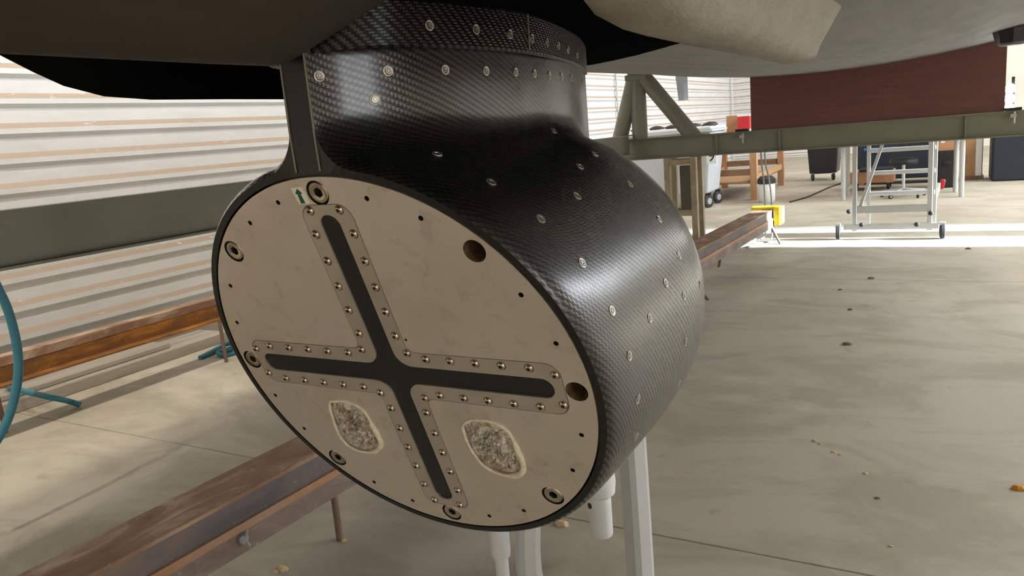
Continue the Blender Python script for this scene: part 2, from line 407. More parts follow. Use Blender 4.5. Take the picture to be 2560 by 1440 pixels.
for x, row in ((-2.2, 'row above the hull'), (4.6, 'row on the window side')):
    for k, y in enumerate((-4.0, 1.0, 6.0, 11.0, 16.0, 21.0)): ceiling_lamp(x, y, (160 if x < 0 else 95) * (2.0 if y < 0 else 1.25 if y < 2 else .8 if y < 9 else .15), '%s ceiling lamp from the near wall, %s' % (('first', 'second', 'third', 'fourth', 'fifth', 'last')[k], row))
#@@HULL
# ------------------------------------------------------------------ the hull
XC = -.585
def hxk(y): return XC - .047 * max(0, y - .9)
def hd0(y): return .145 + .0277 * max(0, y - 1.2) if y > 0 else .145 - .012 * y
def hk(y): return interp([(1.0, .115), (7.6, .058)], y)
def hz(x, y): return CAM.z + hd0(y) + hk(y) * (x - hxk(y)) ** 2
hull = thing('boat_hull', (XC, 3, 1.495), 'grey painted boat hull overhead with black patch around the pod', 'boat hull')
nx, ny = 49, 61; hb = 2.3; Y0, Y1 = -3.2, 9.6
V, F = [], []
for j in range(ny):
    y = Y0 + (Y1 - Y0) * j / (ny - 1)
    bw = hb * interp([(-3.2, .45), (-1.2, .8), (1, 1), (9.6, 1)], y)
    row = [(hxk(y) + bw * (-1 + 2 * i / (nx - 1)), y) for i in range(nx)]
    V += [(row[0][0] - .12, y, 2.5)] + [(x, yy, hz(x, yy)) for x, yy in row] + [(row[-1][0] + .12, y, 2.5)]
n2 = nx + 2
for j in range(ny - 1):
    for i in range(n2 - 1): F.append((j * n2 + i, j * n2 + i + 1, (j + 1) * n2 + i + 1, (j + 1) * n2 + i))
    F.append((j * n2 + n2 - 1, j * n2, (j + 1) * n2, (j + 1) * n2 + n2 - 1))
F += [tuple(range(n2)), tuple(range((ny - 1) * n2, ny * n2))[::-1]]
o = mk('hull_shell', V, F, 'hull', hull); smooth_by_angle(o, 35)
# keel bar running up to the strut, with a ramped end
zk = [(-3.0, 1.444), (-1.0, 1.441), (.2, 1.438), (.50, 1.4375), (.575, 1.4380), (.592, 1.442), (.606, 1.451), (.64, 1.470), (.67, 1.492)]
V, F = [], []
for (y, zb) in zk:
    for s in (-1, 1):
        pr = [(.16, 1.515), (.134, 1.499), (.07, 1.468), (.022, 1.4455), (.010, 1.4400), (.003, 1.438)]
        pr = [(a, max(z_, zb + .25 * a)) for a, z_ in pr]
        V += [(XC + s * a, y, z_) for a, z_ in (pr if s < 0 else pr[::-1])]
for i in range(len(zk) - 1):
    for k in range(11): F.append((i * 12 + k, i * 12 + k + 1, i * 12 + 13 + k, i * 12 + 12 + k))
F += [tuple(range(12)), tuple(range((len(zk) - 1) * 12, len(zk) * 12))[::-1]]
o = mk('keel_bar', V, F, 'keelbar', hull); smooth_by_angle(o, 40); o['label'] = 'dark brown keel bar ahead of the strut'
def strake(name, xc, tab, mat, lab, yend):
    secp = [(-.085, .175), (-.048, .112), (-.040, .099), (-.028, .091), (-.012, .088), (.012, .088), (.028, .091), (.040, .099), (.048, .112), (.085, .175)]
    V, F = [], []; st = [t[0] for t in tab] + [tab[-1][0] + (yend - tab[-1][0]) * q for q in (.25, .5, .75, .93, 1.0)]
    for q, y in enumerate(st):
        zb = interp(tab, y); s = (.175 - zb) / (.175 - .088); last = q >= len(st) - 1
        for (a, d) in secp:
            dd = .175 - (.175 - d) * s
            V.append((xc + a * (.45 + .55 * min(1, s * 1.1)) * (.93 if last else 1), y - (max(0, d - .088) * 1.3 if last else 0) + random.uniform(-.001, .001), CAM.z + dd + random.uniform(-.0012, .0012)))
    m_ = len(secp)
    for i in range(len(st) - 1):
        for k in range(m_ - 1): F.append((i * m_ + k, i * m_ + k + 1, (i + 1) * m_ + k + 1, (i + 1) * m_ + k))
    F += [tuple(range(m_))[::-1], tuple(range((len(st) - 1) * m_, len(st) * m_))]
    o = mk(name, V, F, mat, hull); smooth_by_angle(o, 42); o['label'] = lab
strake('strake', -.243, [(.60, .172), (.62, .145), (.64, .120), (.66, .104), (.69, .094), (.73, .089), (.8, .088)], 'strake', 'grey-brown hull strake with brushed rounded edge', 1.60)
strake('strake', -.905, [(.44, .17), (.47, .152), (.50, .135), (.533, .1175), (.568, .102), (.617, .0907), (.674, .088), (.8, .088)], 'hullblack', 'black hull strake', 1.60)
# small black fairing under the hull, upper right
fx, fy = .36, 5.5
pts = [(-.10, 0), (-.075, .045), (.0, .062), (.075, .045), (.10, 0), (.075, -.045), (0, -.062), (-.075, -.045)]
zt = hz(fx, fy)
V = [(fx + a * s, fy + b * s * 2.2, zz) for s, zz in ((1.25, zt + .03), (1.25, zt - .004), (1.0, zt - .008), (.8, zt - .085), (.62, zt - .098)) for a, b in pts]
F = [(i * 8 + k, i * 8 + (k + 1) % 8, (i + 1) * 8 + (k + 1) % 8, (i + 1) * 8 + k) for i in range(4) for k in range(8)] + [tuple(range(8)), tuple(range(32, 40))[::-1]]
o = mk('hull_fairing', V, F, 'blackplastic', hull); smooth_by_angle(o, 40); o['label'] = 'small black fairing with flange'
# grey curved fin hanging below the far hull
a, b = on(1689, 195, 1, 9.3), on(1719, 250, 1, 9.3)
V = []; lv = [(a.z + .30, 0), (a.z, .0), (a.z - .08, .008), (b.z + .06, .02), (b.z, .024)]
for zz, sh in lv: V += [(a.x + sh, 9.30, zz), (a.x + .09 + sh * .5, 9.27, zz), (b.x, 9.33, zz), (b.x - .01, 9.36, zz), (a.x + .08, 9.32, zz)]
F = [(i * 5 + k, i * 5 + (k + 1) % 5, (i + 1) * 5 + (k + 1) % 5, (i + 1) * 5 + k) for i in range(4) for k in range(5)] + [tuple(range(5))[::-1], tuple(range(20, 25))]
o = mk('rudder_fin', V, F, 'finmat', hull); o['label'] = 'small grey fin hanging under the hull'
#@@POD
# ------------------------------------------------------------------ the sonar pod
PR = .25                                                   # bolt circle radius
TL = radians(20.8)
PC = Vector((XC, .7004, 1.0732))                           # centre of the face plate
PH = Vector((1, 0, 0)); PV = Vector((0, -sin(TL), cos(TL))); PN = PH.cross(PV)   # plate axes, PN faces out
def P(x, y, d=0.0): return PC + PH * (x * PR) + PV * (y * PR) + PN * d
pod = thing('sonar_pod', (XC, .98, .785), 'black carbon fibre sonar pod with metal face plate under the hull', 'sonar pod')
# --- carbon shell: rings from the tilted rim to the vertical tail, strut growing from the top with a fillet
rim = [(.700, .2795), (.7035, .2835), (.712, .2875), (.730, .2915), (.755, .2945), (.80, .2965), (.86, .2966), (.92, .2958), (.986, .2938), (1.03, .2905), (1.08, .2847), (1.13, .275), (1.18, .258), (1.23, .224), (1.28, .170), (1.32, .105), (1.345, .045)]
rxt = [(.700, .2795), (.7035, .2832), (.712, .2870), (.730, .2908), (.755, .2935), (.80, .2948), (.86, .2942), (.92, .2932), (.986, .2914), (1.03, .2885), (1.08, .2842), (1.13, .2745), (1.18, .2580), (1.23, .224), (1.28, .170), (1.32, .105), (1.345, .045)]
rbt = [(.700, .2795), (.7035, .2812), (.712, .2805), (.730, .2755), (.755, .2695), (.80, .2635), (.86, .2610), (.92, .2610), (.986, .2620), (1.03, .2615), (1.08, .2580), (1.13, .250), (1.18, .235), (1.23, .204), (1.28, .155), (1.32, .098), (1.345, .043)]
tlt = [(.700, 20.8), (.712, 20.0), (.730, 18.6), (.755, 16.8), (.80, 13.5), (.86, 9.2), (.92, 4.8), (.986, 0), (1.4, 0)]
wid = [(.600, .017), (.615, .023), (.63, .031), (.675, .065), (.737, .092), (.81, .105), (.88, .108), (.94, .104), (.99, .101), (1.05, .095), (1.10, .087), (1.17, .070), (1.23, .050), (1.30, .022), (1.345, .006)]
ZT = 1.458
NCc, NF, NL = 56, 14, 14
def ring2d(yc):
    r = cubic(rim, yc); t = radians(interp(tlt, yc)); zc = 1.0732 + .004 * (1 - t / TL); rx, rb = cubic(rxt, yc), cubic(rbt, yc)
    yt = yc - sin(t) * r; wdt = min(cubic(wid, yt), r - .012); rho = interp([(.60, .055), (.75, .055), (.9, .045), (1.1, .038), (1.3, .02)], yt)
    fc = (wdt + rho, sqrt((r + rho) ** 2 - (wdt + rho) ** 2)); a1 = math.atan2(fc[1], fc[0])
    pts = [(r * cos(q), r * sin(q)) for q in [-pi / 2 + (a1 + pi / 2) * i / NCc for i in range(NCc + 1)]]
    b0, b1 = a1 + pi, pi
    pts += [(fc[0] + rho * cos(b0 + (b1 - b0) * i / NF), fc[1] + rho * sin(b0 + (b1 - b0) * i / NF)) for i in range(1, NF + 1)]
    pts = [(x * rx / r, v * (rb / r if v < 0 else 1)) for x, v in pts]; wdt *= rx / r
    vt = r + (ZT - zc - cos(t) * r)
    pts += [(wdt, fc[1] + (vt - fc[1]) * i / NL) for i in range(1, NL + 1)]
    return pts, r, t, zc, yc
def map3(p, r, t, zc, yc):
    x, v = p; c = min(v, r)
    return (XC + x, yc - sin(t) * c, zc + cos(t) * c + max(0, v - r))
st = [.700, .7015, .7035, .707, .712, .72] + [.73 + .0125 * i for i in range(49)]
st = [s for s in st if s < 1.34] + [1.345]
V, F, UVv = [], [], []; nr = None
for s in st:
    pts, r, t, zc, yc = ring2d(s)
    full = pts + [(-x, v) for x, v in pts[::-1]]
    if nr is None: nr = len(full)
    L = [0.0]
    for q, (a, b) in enumerate(zip(full, full[1:])): L.append(L[-1] + math.dist(a, b) * (1 if min(q, nr - 2 - q) < NCc else 1.6))
    mid = L[nr // 2 - 1]
    V += [map3(p, r, t, zc, yc) for p in full]; UVv += [(l - mid, s) for l in L]
for i in range(len(st) - 1):
    for k in range(nr):
        k2 = (k + 1) % nr
        if k == nr // 2 - 1 or k2 == 0: continue
        F.append((i * nr + k, i * nr + k2, (i + 1) * nr + k2, (i + 1) * nr + k))
shell_bvh = BVHTree.FromPolygons([Vector(v) for v in V], F)
me = bpy.data.meshes.new('shell'); me.from_pydata([Vector(v) - WL[pod.name] for v in V], [], F); setmat(me, 'carbon')
ul = me.uv_layers.new(name='UVMap')
for lp in me.loops: ul.data[lp.index].uv = UVv[lp.vertex_index]
me.polygons.foreach_set('use_smooth', [True] * len(me.polygons))
bm = bmesh.new(); bm.from_mesh(me); bmesh.ops.remove_doubles(bm, verts=bm.verts, dist=1e-6); bmesh.ops.recalc_face_normals(bm, faces=bm.faces)
bm.to_mesh(me); bm.free()
shell = link(bpy.data.objects.new('shell', me), WL[pod.name], pod)
# front lip: flat face between the plate recess and the rim, with the strut's flat leading edge
def cdt(loops):
    vs, es = [], []
    for lp in loops:
        b = len(vs); vs += [Vector(p) for p in lp]; es += [(b + i, b + (i + 1) % len(lp)) for i in range(len(lp))]
    v2, e2, f2, *_ = geometry.delaunay_2d_cdt(vs, es, [], 0, 1e-6)
    def inside(p, lp):
        c = False; j = len(lp) - 1
        for i in range(len(lp)):
            if (lp[i][1] > p[1]) != (lp[j][1] > p[1]) and p[0] < (lp[j][0] - lp[i][0]) * (p[1] - lp[i][1]) / (lp[j][1] - lp[i][1]) + lp[i][0]: c = not c
            j = i
        return c
    keep = []
    for f in f2:
        c = sum((v2[i] for i in f), Vector((0, 0))) / len(f)
        if inside(c, loops[0]) and not any(inside(c, h) for h in loops[1:]): keep.append(tuple(f))
    return v2, keep
def circle(cx, cy, r, n): return [(cx + r * cos(2 * pi * k / n), cy + r * sin(2 * pi * k / n)) for k in range(n)]
pts, r0, t0, zc0, yc0 = ring2d(.700)
full = pts + [(-x, v) for x, v in pts[::-1]]; full = [p for i, p in enumerate(full) if i == 0 or math.dist(p, full[i - 1]) > 1e-5]
if math.dist(full[0], full[-1]) < 1e-5: full.pop()
RB = .2715
v2, f2 = cdt([full, circle(0, 0, RB, 128)])
V = [map3(p, r0, t0, zc0, yc0) for p in v2]
b0 = len(V); V += [P(RB / PR * cos(2 * pi * k / 128), RB / PR * sin(2 * pi * k / 128), d) for d in (0, -.02) for k in range(128)]
F = list(f2) + [(b0 + k, b0 + (k + 1) % 128, b0 + 128 + (k + 1) % 128, b0 + 128 + k) for k in range(128)]
o = mk('front_lip', V, F, 'carbon_lip', pod); o['label'] = 'plain black rim and flat leading edge'
for sx in (1, -1): tube('edge_seam', [map3((sx * .0172, v_), r0, t0, zc0, yc0 - .0004) for v_ in (r0 - .004, r0 + .03, r0 + .06, r0 + .10, r0 + .118)], .0011, 'oliveweld', pod, 6)
# tail cap
pts, r, t, zc, yc = ring2d(1.345)
full = pts + [(-x, v) for x, v in pts[::-1]]
mk('tail_cap', [map3(p, r, t, zc, yc) for p in full], [tuple(range(len(full)))], 'carbon_lip', pod)

# --- collar between strut and hull
half = [(.606, .012), (.612, .036), (.620, .056), (.64, .078), (.664, .095), (.70, .107), (.74, .1165), (.80, .1265), (.858, .130), (.90, .1285), (.95, .1225), (1.0, .114), (1.05, .104), (1.10, .0925), (1.15, .079), (1.20, .0635), (1.25, .046), (1.30, .027), (1.36, .004)]
hs = [(.606 + (1.36 - .606) * (i / 60) ** 1.3) for i in range(61)]
out = [(XC + cubic(half, y), y) for y in hs] + [(XC - cubic(half, y), y) for y in hs[::-1]]
n = len(out); V, F, U = [], [], []; L = [0.0]
for a, b in zip(out, out[1:]): L.append(L[-1] + math.dist(a, b))
for zz, ins in ((1.4515, .012), (1.450, .003), (1.4525, 0), (1.50, 0), (1.55, -.004), (1.62, -.012)):
    for (x, y), l in zip(out, L):
        s = 1 if x > XC else -1
        V.append((x - s * ins * min(1, abs(x - XC) / .02), y, zz)); U.append((l, zz))
for i in range(5):
    for k in range(n): F.append((i * n + k, i * n + (k + 1) % n, (i + 1) * n + (k + 1) % n, (i + 1) * n + k))
col_bvh = BVHTree.FromPolygons([Vector(v) for v in V], F)
me = bpy.data.meshes.new('collar'); me.from_pydata([Vector(v) - WL[pod.name] for v in V], [], F); setmat(me, 'carbon_collar')
ul = me.uv_layers.new(name='UVMap')
for lp in me.loops: ul.data[lp.index].uv = U[lp.vertex_index]
collar = smooth_by_angle(link(bpy.data.objects.new('collar', me), WL[pod.name], pod), 40)
for sgn in (1, -1):                                          # vertical joint in the collar
    ysm = .885; xx = XC + sgn * (cubic(half, ysm) + .0005)
    V, F = barvf((xx, ysm, 1.4535), (xx + sgn * .005, ysm, 1.60), .0016, .0016); mk('collar_joint', V, F, 'washer', collar)
# --- countersunk screws on shell and collar, both sides
scr_me = lathe_me('screw', [(.0001, .0013), (.0016, .0013), (.0020, .0006), (.0026, .0006), (.0030, .0016), (.0040, .0016), (.0044, .0009), (.0056, .0012), (.0066, .0010), (.0070, -.002)][::-1], ['washer', 'dark'], 18, [0, 0, 0, 1, 0, 0, 0, 1, 0, 0])
for p in scr_me.polygons: p.use_smooth = False
def screw(u, v, bvh, par, sc_=1.0, mirror=True):
    d = ray(u, v).normalized(); h, nn, i, dist = bvh.ray_cast(CAM, d)
    if h is None: return
    if nn.dot(d) > 0: nn = -nn
    for s in ((1, -1) if mirror else (1,)):
        hh = Vector((XC + s * (h.x - XC), h.y, h.z)); n_ = Vector((s * nn.x, nn.y, nn.z))
        o = place('screw', scr_me, hh, frame_rot(n_, Vector((0, .3, 1))), par); o.scale = (sc_,) * 3
for q in [(1093, 385), (1228, 455), (1352, 547), (1455, 657), (1530, 777), (1573, 890), (1594, 998), (1590, 1093),
          (1385, 327), (1487, 385), (1575, 460), (1648, 548), (1697, 638), (1709, 740), (1713, 855), (1697, 960), (1655, 1055),
          (1450, 416), (1443, 490), (1664, 708), (1624, 796), (1750, 712)]: screw(*q, shell_bvh, shell, .88)
for q in [(798, 190), (970, 177), (1113, 174), (1215, 177), (1289, 180), (1336, 184), (1373, 188), (1403, 191), (1428, 194), (1456, 205), (937, 249)]: screw(*q, shell_bvh, shell, .88)
for q in [(1073, 63), (1190, 73), (1275, 85), (1330, 96), (1367, 105), (1396, 114), (1420, 124), (1443, 136)]: screw(*q, col_bvh, collar, .88)

# --- face plate with bores, cut-out for the cross frame and two sensor pockets
def rpoly(pts, rad, seg=7):
    out = []; n = len(pts)
    for i in range(n):
        p, a, b = Vector(pts[i]), Vector(pts[i - 1]), Vector(pts[(i + 1) % n]); r = rad[i] if isinstance(rad, (list, tuple)) else rad
        u, v = (a - p).normalized(), (b - p).normalized(); ang = math.acos(max(-1, min(1, u.dot(v)))); tl = r / math.tan(ang / 2)
        c = p + (u + v).normalized() * (r / sin(ang / 2)); s0, s1 = p + u * tl - c, p + v * tl - c
        a0 = math.atan2(s0.y, s0.x); da = math.atan2(s0.x * s1.y - s0.y * s1.x, s0.dot(s1))
        out += [tuple(c + Vector((cos(a0 + da * k / seg), sin(a0 + da * k / seg))) * r) for k in range(seg + 1)]
    return out
def cross(a, e, rend, rin):
    q = [(a, a), (e, a), (e, -a), (a, -a), (a, -e), (-a, -e), (-a, -a), (-e, -a), (-e, a), (-a, a), (-a, e), (a, e)]
    # order: inner corners are indices 0,3,6,9
    rad = [rin if i % 3 == 0 else rend for i in range(12)]
    return rpoly(q, rad)
c_cut = cross(.1465, .9455, .075, .046); c_out = cross(.1440, .9430, .074, .048); c_in = cross(.0565, .893, .0555, .085)
poly1 = [(-.55, -.265), (-.469, -.237), (-.375, -.243), (-.315, -.291), (-.302, -.391), (-.294, -.508), (-.34, -.571), (-.429, -.613), (-.538, -.60), (-.592, -.532), (-.585, -.40)]
poly2 = [(.314, -.30), (.387, -.250), (.49, -.245), (.570, -.294), (.592, -.423), (.592, -.534), (.545, -.591), (.448, -.609), (.354, -.572), (.312, -.479), (.303, -.382)]
def smoothloop(pl, k=4):
    n = len(pl); out = []
    for i in range(n):
        p0, p1, p2, p3 = (Vector(pl[(i + d) % n]) for d in (-1, 0, 1, 2))
        for j in range(k):
            t = j / k; out.append(tuple(.5 * ((2 * p1) + (p2 - p0) * t + (2 * p0 - 5 * p1 + 4 * p2 - p3) * t * t + (3 * p1 - p0 - 3 * p2 + p3) * t ** 3)))
    return out
pk1, pk2 = smoothloop(poly1), smoothloop(poly2)
bores = [(cos(radians(a)), sin(radians(a)), .060 if a not in (45, 0) else .053) for a in range(0, 360, 45)]
pins = [(.998 * cos(radians(b + a)), .998 * sin(radians(b + a)), .0125) for b in (0, 90, 180, 270) for a in (15, 30, 60, 75)] + [(.166, .22, .007)]
holes = [(circle(x, y, r, 24), .030 if r < .055 else .006, 2 if r < .055 else 1) for x, y, r in bores] + [(circle(x, y, r, 10), .006, 1) for x, y, r in pins]
RP = .2690 / PR
loops = [circle(0, 0, RP, 160), c_cut, pk1, pk2] + [h[0] for h in holes]
v2, f2 = cdt(loops)
V = [P(x, y) for x, y in v2]; F = list(f2); MI = [0] * len(F)
def wall(lp, d, mi, capmi=None):
    b = len(V); n = len(lp); V.extend(P(x, y) for x, y in lp); V.extend(P(x, y, -d) for x, y in lp)
    for k in range(n): F.append((b + k, b + (k + 1) % n, b + n + (k + 1) % n, b + n + k)); MI.append(mi)
    if capmi is not None: F.append(tuple(range(b + n, b + 2 * n))); MI.append(capmi)
wall(loops[0], .015, 0); wall(c_cut, .010, 1, 1); wall(pk1, .006, 0, 1); wall(pk2, .006, 0, 1)
for lp, d, mi in holes: wall(lp, d, mi, 1 if mi == 1 else 1)
plate = mk('face_plate', V, F, ['plate', 'dark', 'rust_hole'], pod, mi=MI); plate['label'] = 'round brushed metal face plate with bolt holes'
# cross frame with black slot
v2, f2 = cdt([c_out, c_in]); nb = len(v2)
V = [P(x, y, .0002) for x, y in v2]; F = list(f2)
for lp, d in ((c_out, .008), (c_in, .003)):
    b = len(V); n = len(lp); V += [P(x, y, .0002) for x, y in lp] + [P(x, y, -d) for x, y in lp]
    F += [(b + k, b + (k + 1) % n, b + n + (k + 1) % n, b + n + k) for k in range(n)]
frame = mk('cross_frame', V, F, 'frame', plate); frame['label'] = 'cross-shaped metal retaining frame'
v2, f2 = cdt([c_in]); o = mk('cross_window', [P(x, y, -.0018) for x, y in v2], list(f2), 'slot', plate); o['label'] = 'black cross-shaped window'
# button-head rivets in the frame
riv_me = lathe_me('rivet', [(.0070, -.001), (.0070, .0003), (.0055, .0005), (.0053, .0022), (.0042, .0034), (.0024, .0038), (.0021, .0012), (.0001, .0012)], ['steel', 'dark', 'rust_hole'], 14, [2, 2, 0, 0, 0, 1, 1, 1])
for p in riv_me.polygons: p.use_smooth = True
prot = frame_rot(PN, PH)
rv = []
for k in range(4):
    ca, sa = cos(k * pi / 2), sin(k * pi / 2)
    for s in (-1, 1):
        for d in (.241, .380, .517, .656, .797): rv.append((d * ca - s * .112 * sa, d * sa + s * .112 * ca))
        rv.append((.917 * ca - s * .085 * sa, .917 * sa + s * .085 * ca))
    rv.append((.140 * ca - .140 * sa, .140 * sa + .140 * ca))
for x, y in rv: place('rivet', riv_me, P(x, y, .0002), frame_rot(PN, PH * cos(x * 40) + PV * sin(x * 40)), plate).scale = (.84, .84, .84)
# socket-head bolts in six of the eight bores
hexr = .0062
def bolt_mesh():
    V, F, MI = [], [], []; n = 24
    def ringc(r, z): V.extend((r * cos(2 * pi * k / n), r * sin(2 * pi * k / n), z) for k in range(n))
    def ringh(r, z):
        for k in range(n):
            a = 2 * pi * k / n; m_ = (a + pi / 6) % (pi / 3) - pi / 6; q = r * cos(pi / 6) / cos(m_); V.append((q * cos(a), q * sin(a), z))
    ringc(.0130, -.006); ringc(.0130, -.0016); ringc(.0120, -.0006); ringc(.0092, -.0006); ringh(hexr, -.0012); ringh(hexr, -.006)
    mi = [0, 0, 0, 0, 1]
    for i in range(5):
        for k in range(n): F.append((i * n + k, i * n + (k + 1) % n, (i + 1) * n + (k + 1) % n, (i + 1) * n + k)); MI.append(mi[i])
    F.append(tuple(range(5 * n, 6 * n))); MI.append(1)
    me = bpy.data.meshes.new('bolt'); me.from_pydata(V, [], F); setmat(me, ['steel', 'dark'])
    for p, i in zip(me.polygons, MI): p.material_index = i
    return me
bme = bolt_mesh()
for a in range(0, 360, 45):
    if a in (0, 45): continue
    place('bolt', bme, P(cos(radians(a)), sin(radians(a)), .0), frame_rot(PN, PH * cos(a) + PV * sin(a)), plate)
for a in (0, 45):                                            # empty counterbores: dark through hole, off the bottom
    c = P(cos(radians(a)) + .004, sin(radians(a)) + .012, -.0295)
    mk('bore_bottom', [c + PH * .0062 * cos(q * pi / 8) + PV * .0062 * sin(q * pi / 8) for q in range(16)], [tuple(range(16))], 'dark', plate)
# arrow sticker
stq = [(-.143, 1.031), (-.076, 1.035), (-.068, .954), (-.133, .951)]
V = [P(x, y, d) for d in (0.0, .0004) for x, y in stq]
stk = mk('arrow_sticker', V, [(3, 2, 1, 0), (4, 5, 6, 7), (0, 1, 5, 4), (1, 2, 6, 5), (2, 3, 7, 6), (3, 0, 4, 7)], 'sticker', plate); stk['label'] = 'cream sticker with green up arrow'
ar = [(-.1065, 1.027), (-.0865, 1.0035), (-.0985, 1.001), (-.0925, .956), (-.1185, .9545), (-.1175, 1.0005), (-.1295, 1.003)]
V = [P(x, y, d) for d in (.0003, .0006) for x, y in ar]
F = [(0, 1, 6), (1, 2, 5, 6), (2, 3, 4, 5), (7, 8, 13), (8, 9, 12, 13), (9, 10, 11, 12)] + [(k, (k + 1) % 7, 7 + (k + 1) % 7, 7 + k) for k in range(7)]
mk('arrow_mark', V, F, 'green', stk)
# two sensor pockets filled with rough resin, cream sealant rim
for pk, lab in ((pk1, 'rough resin-filled sensor pocket'), (pk2, 'rough resin-filled sensor pocket')):
    cx_, cy_ = sum(p[0] for p in pk) / len(pk), sum(p[1] for p in pk) / len(pk)
    n = len(pk); V = []; F = []; RN = 14
    for i in range(RN):
        s = 1 - i / RN
        for (x, y) in pk:
            edge = min(1, (1 - s) * 5)
            V.append(P(cx_ + (x - cx_) * s, cy_ + (y - cy_) * s, -.0035 + edge * random.uniform(-.004, .0075)))
    V.append(P(cx_, cy_, 0))
    for i in range(RN - 1):
        for k in range(n): F.append((i * n + k, i * n + (k + 1) % n, (i + 1) * n + (k + 1) % n, (i + 1) * n + k))
    F += [((RN - 1) * n + k, (RN - 1) * n + (k + 1) % n, RN * n) for k in range(n)]
    o = mk('resin_pocket', V, F, 'resin', plate, smooth=True); o['label'] = lab
    path = [P(cx_ + (x - cx_) * random.uniform(.985, 1.015), cy_ + (y - cy_) * random.uniform(.985, 1.015), .0006) for x, y in pk]
    rr = [random.uniform(.0018, .0025) + (.0018 if p[0] > cx_ + .05 and p[1] < cy_ + .05 else 0) for p in pk]
    V, F = tubevf(path + path[:1], rr + rr[:1], 8, False); mk('sealant_bead', V, F, 'resin_rim', o, smooth=True)
#@@REST
# ------------------------------------------------------------------ olive steel cradle carrying the hull
cr = thing('steel_cradle', (-2.75, 7.6, .985), 'olive green welded steel cradle of beams and tube pylon under the hull', 'cradle')
def ibeam(name, a, b, h, fw, tf, tw, mat, parent):
    """I-section from a to b (top centre line), one mesh"""
    a, b = Vector(a), Vector(b); d = (b - a).normalized(); u = d.cross(Vector((0, 0, 1))).normalized()
    s = [(-fw/2, 0), (fw/2, 0), (fw/2, -tf), (tw/2, -tf), (tw/2, -h+tf), (fw/2, -h+tf), (fw/2, -h), (-fw/2, -h), (-fw/2, -h+tf), (-tw/2, -h+tf), (-tw/2, -tf), (-fw/2, -tf)]
    V = [p + u * x + Vector((0, 0, z)) for p in (a, b) for x, z in s]
    F = [(k, (k + 1) % 12, 12 + (k + 1) % 12, 12 + k) for k in range(12)]
    for q in (0, 12): F += [(q, q+1, q+2, q+11), (q+11, q+2, q+3, q+10), (q+10, q+3, q+4, q+9), (q+9, q+4, q+5, q+8), (q+8, q+5, q+6, q+7)]
    return mk(name, V, F, mat, parent)
ibeam('side_beam', (-2.80, -3.2, 1.249), (-2.80, 7.52, 1.249), .2, .10, .010, .008, 'olive', cr)
ibeam('cross_beam', (-3.2, 7.60, 1.198), (3.0, 7.60, 1.198), .212, .10, .012, .008, 'olive', cr)
for px in (1948, 2413, 1790):
    x = on(px, 340, 1, 7.55).x
    box('stiffener', x - .006, x + .006, 7.552, 7.594, 1.000, 1.184, 'oliveweld' if px != 1790 else 'olive', cr, .001)
ap = Vector((-2.70, 7.60, 1.80))
for xb_, xt_, yy_ in ((-2.70, -2.70, 7.60), (-2.155, -2.66, 7.60), (-2.93, -2.72, 7.60)):
    V, F = tubevf([(xb_, yy_, 1.199), (xt_, yy_, 1.85)], .080, 20); d_ = Vector((xt_ - xb_, 0, .651)).normalized()
    V = [v + d_ * ((1.199 - v.z) / d_.z) if i < 20 else v for i, v in enumerate(V)]          # foot cut level on the beam
    smooth_by_angle(mk('pylon_tube', V, F, 'olive', cr), 50)
box('pylon_base', -3.05, -2.0, 7.51, 7.69, 1.1985, 1.206, 'olive', cr, .001)
box('pylon_cap', -2.80, -2.58, 7.50, 7.70, 1.79, 1.845, 'olive', cr, .006)
# light shackle-like hooks on the beam edge
for (u, v) in ((1857, 345), (2536, 293)):
    p = on(u, v, 1, 7.53)
    hk_ = thing('beam_clamp', (p.x, 7.53, p.z - .04), 'small pale metal clamp on the olive beam left of the red board edge' if u < 2000 else 'small pale metal clamp at the right end of the olive beam', 'clamp')
    tube('clamp_bolt', [(p.x, 7.53, p.z + .045), (p.x, 7.53, p.z - .05)], .007, 'white', hk_, 8)
    box('clamp_jaw', p.x - .03, p.x + .012, 7.515, 7.56, p.z + .0, p.z + .028, 'lgrey', hk_, .003)
    box('clamp_pad', p.x - .07, p.x + .05, 7.52, 7.59, 1.199, 1.222, 'blackplastic', hk_, .004)
# dark red plywood board between beam and hull
bx0, bx1 = -1.575, .468; V = []; nn = 25
for y in (7.575, 7.625):
    for i in range(nn):
        x = bx0 + (bx1 - bx0) * i / (nn - 1); V.append((x, y, 1.2235)); V.append((x, y, hz(x, y) - .001))
F = [(2*i, 2*i+2, 2*i+3, 2*i+1) for i in range(nn - 1)] + [(2*nn+2*i, 2*nn+2*i+1, 2*nn+2*i+3, 2*nn+2*i+2) for i in range(nn - 1)]
F += [(2*i+1, 2*i+3, 2*nn+2*i+3, 2*nn+2*i+1) for i in range(nn - 1)] + [(2*i, 2*nn+2*i, 2*nn+2*i+2, 2*i+2) for i in range(nn - 1)] + [(0, 1, 2*nn+1, 2*nn), (2*nn-2, 4*nn-2, 4*nn-1, 2*nn-1)]
V = [(x, y, 1.1985 if z == 1.2235 else z) for x, y, z in V]
tag(mk('support_board', V, F, 'plyred'), 'dark red plywood board standing on the beam and shaped to the hull', 'board')
# cream trestle under the cross beam
tr = thing('steel_trestle', (-2.25, 7.6, 0), 'cream rust-stained steel trestle standing under the olive beam', 'trestle')
for x in (-2.40, -2.13):
    for y in (7.52, 7.74): box('post', x - .03, x + .03, y - .03, y + .03, 0, .986, 'cream', tr, .004)
for z in (.915, .40, .10):
    box('crossbar', -2.40, -2.13, 7.50, 7.52, z, z + .055, 'cream', tr, .003)
    box('crossbar', -2.40, -2.13, 7.74, 7.76, z, z + .055, 'cream', tr, .003)
box('channel_post', -2.30, -2.17, 7.60, 7.66, .45, .9, 'olivegrey', tr, .004)
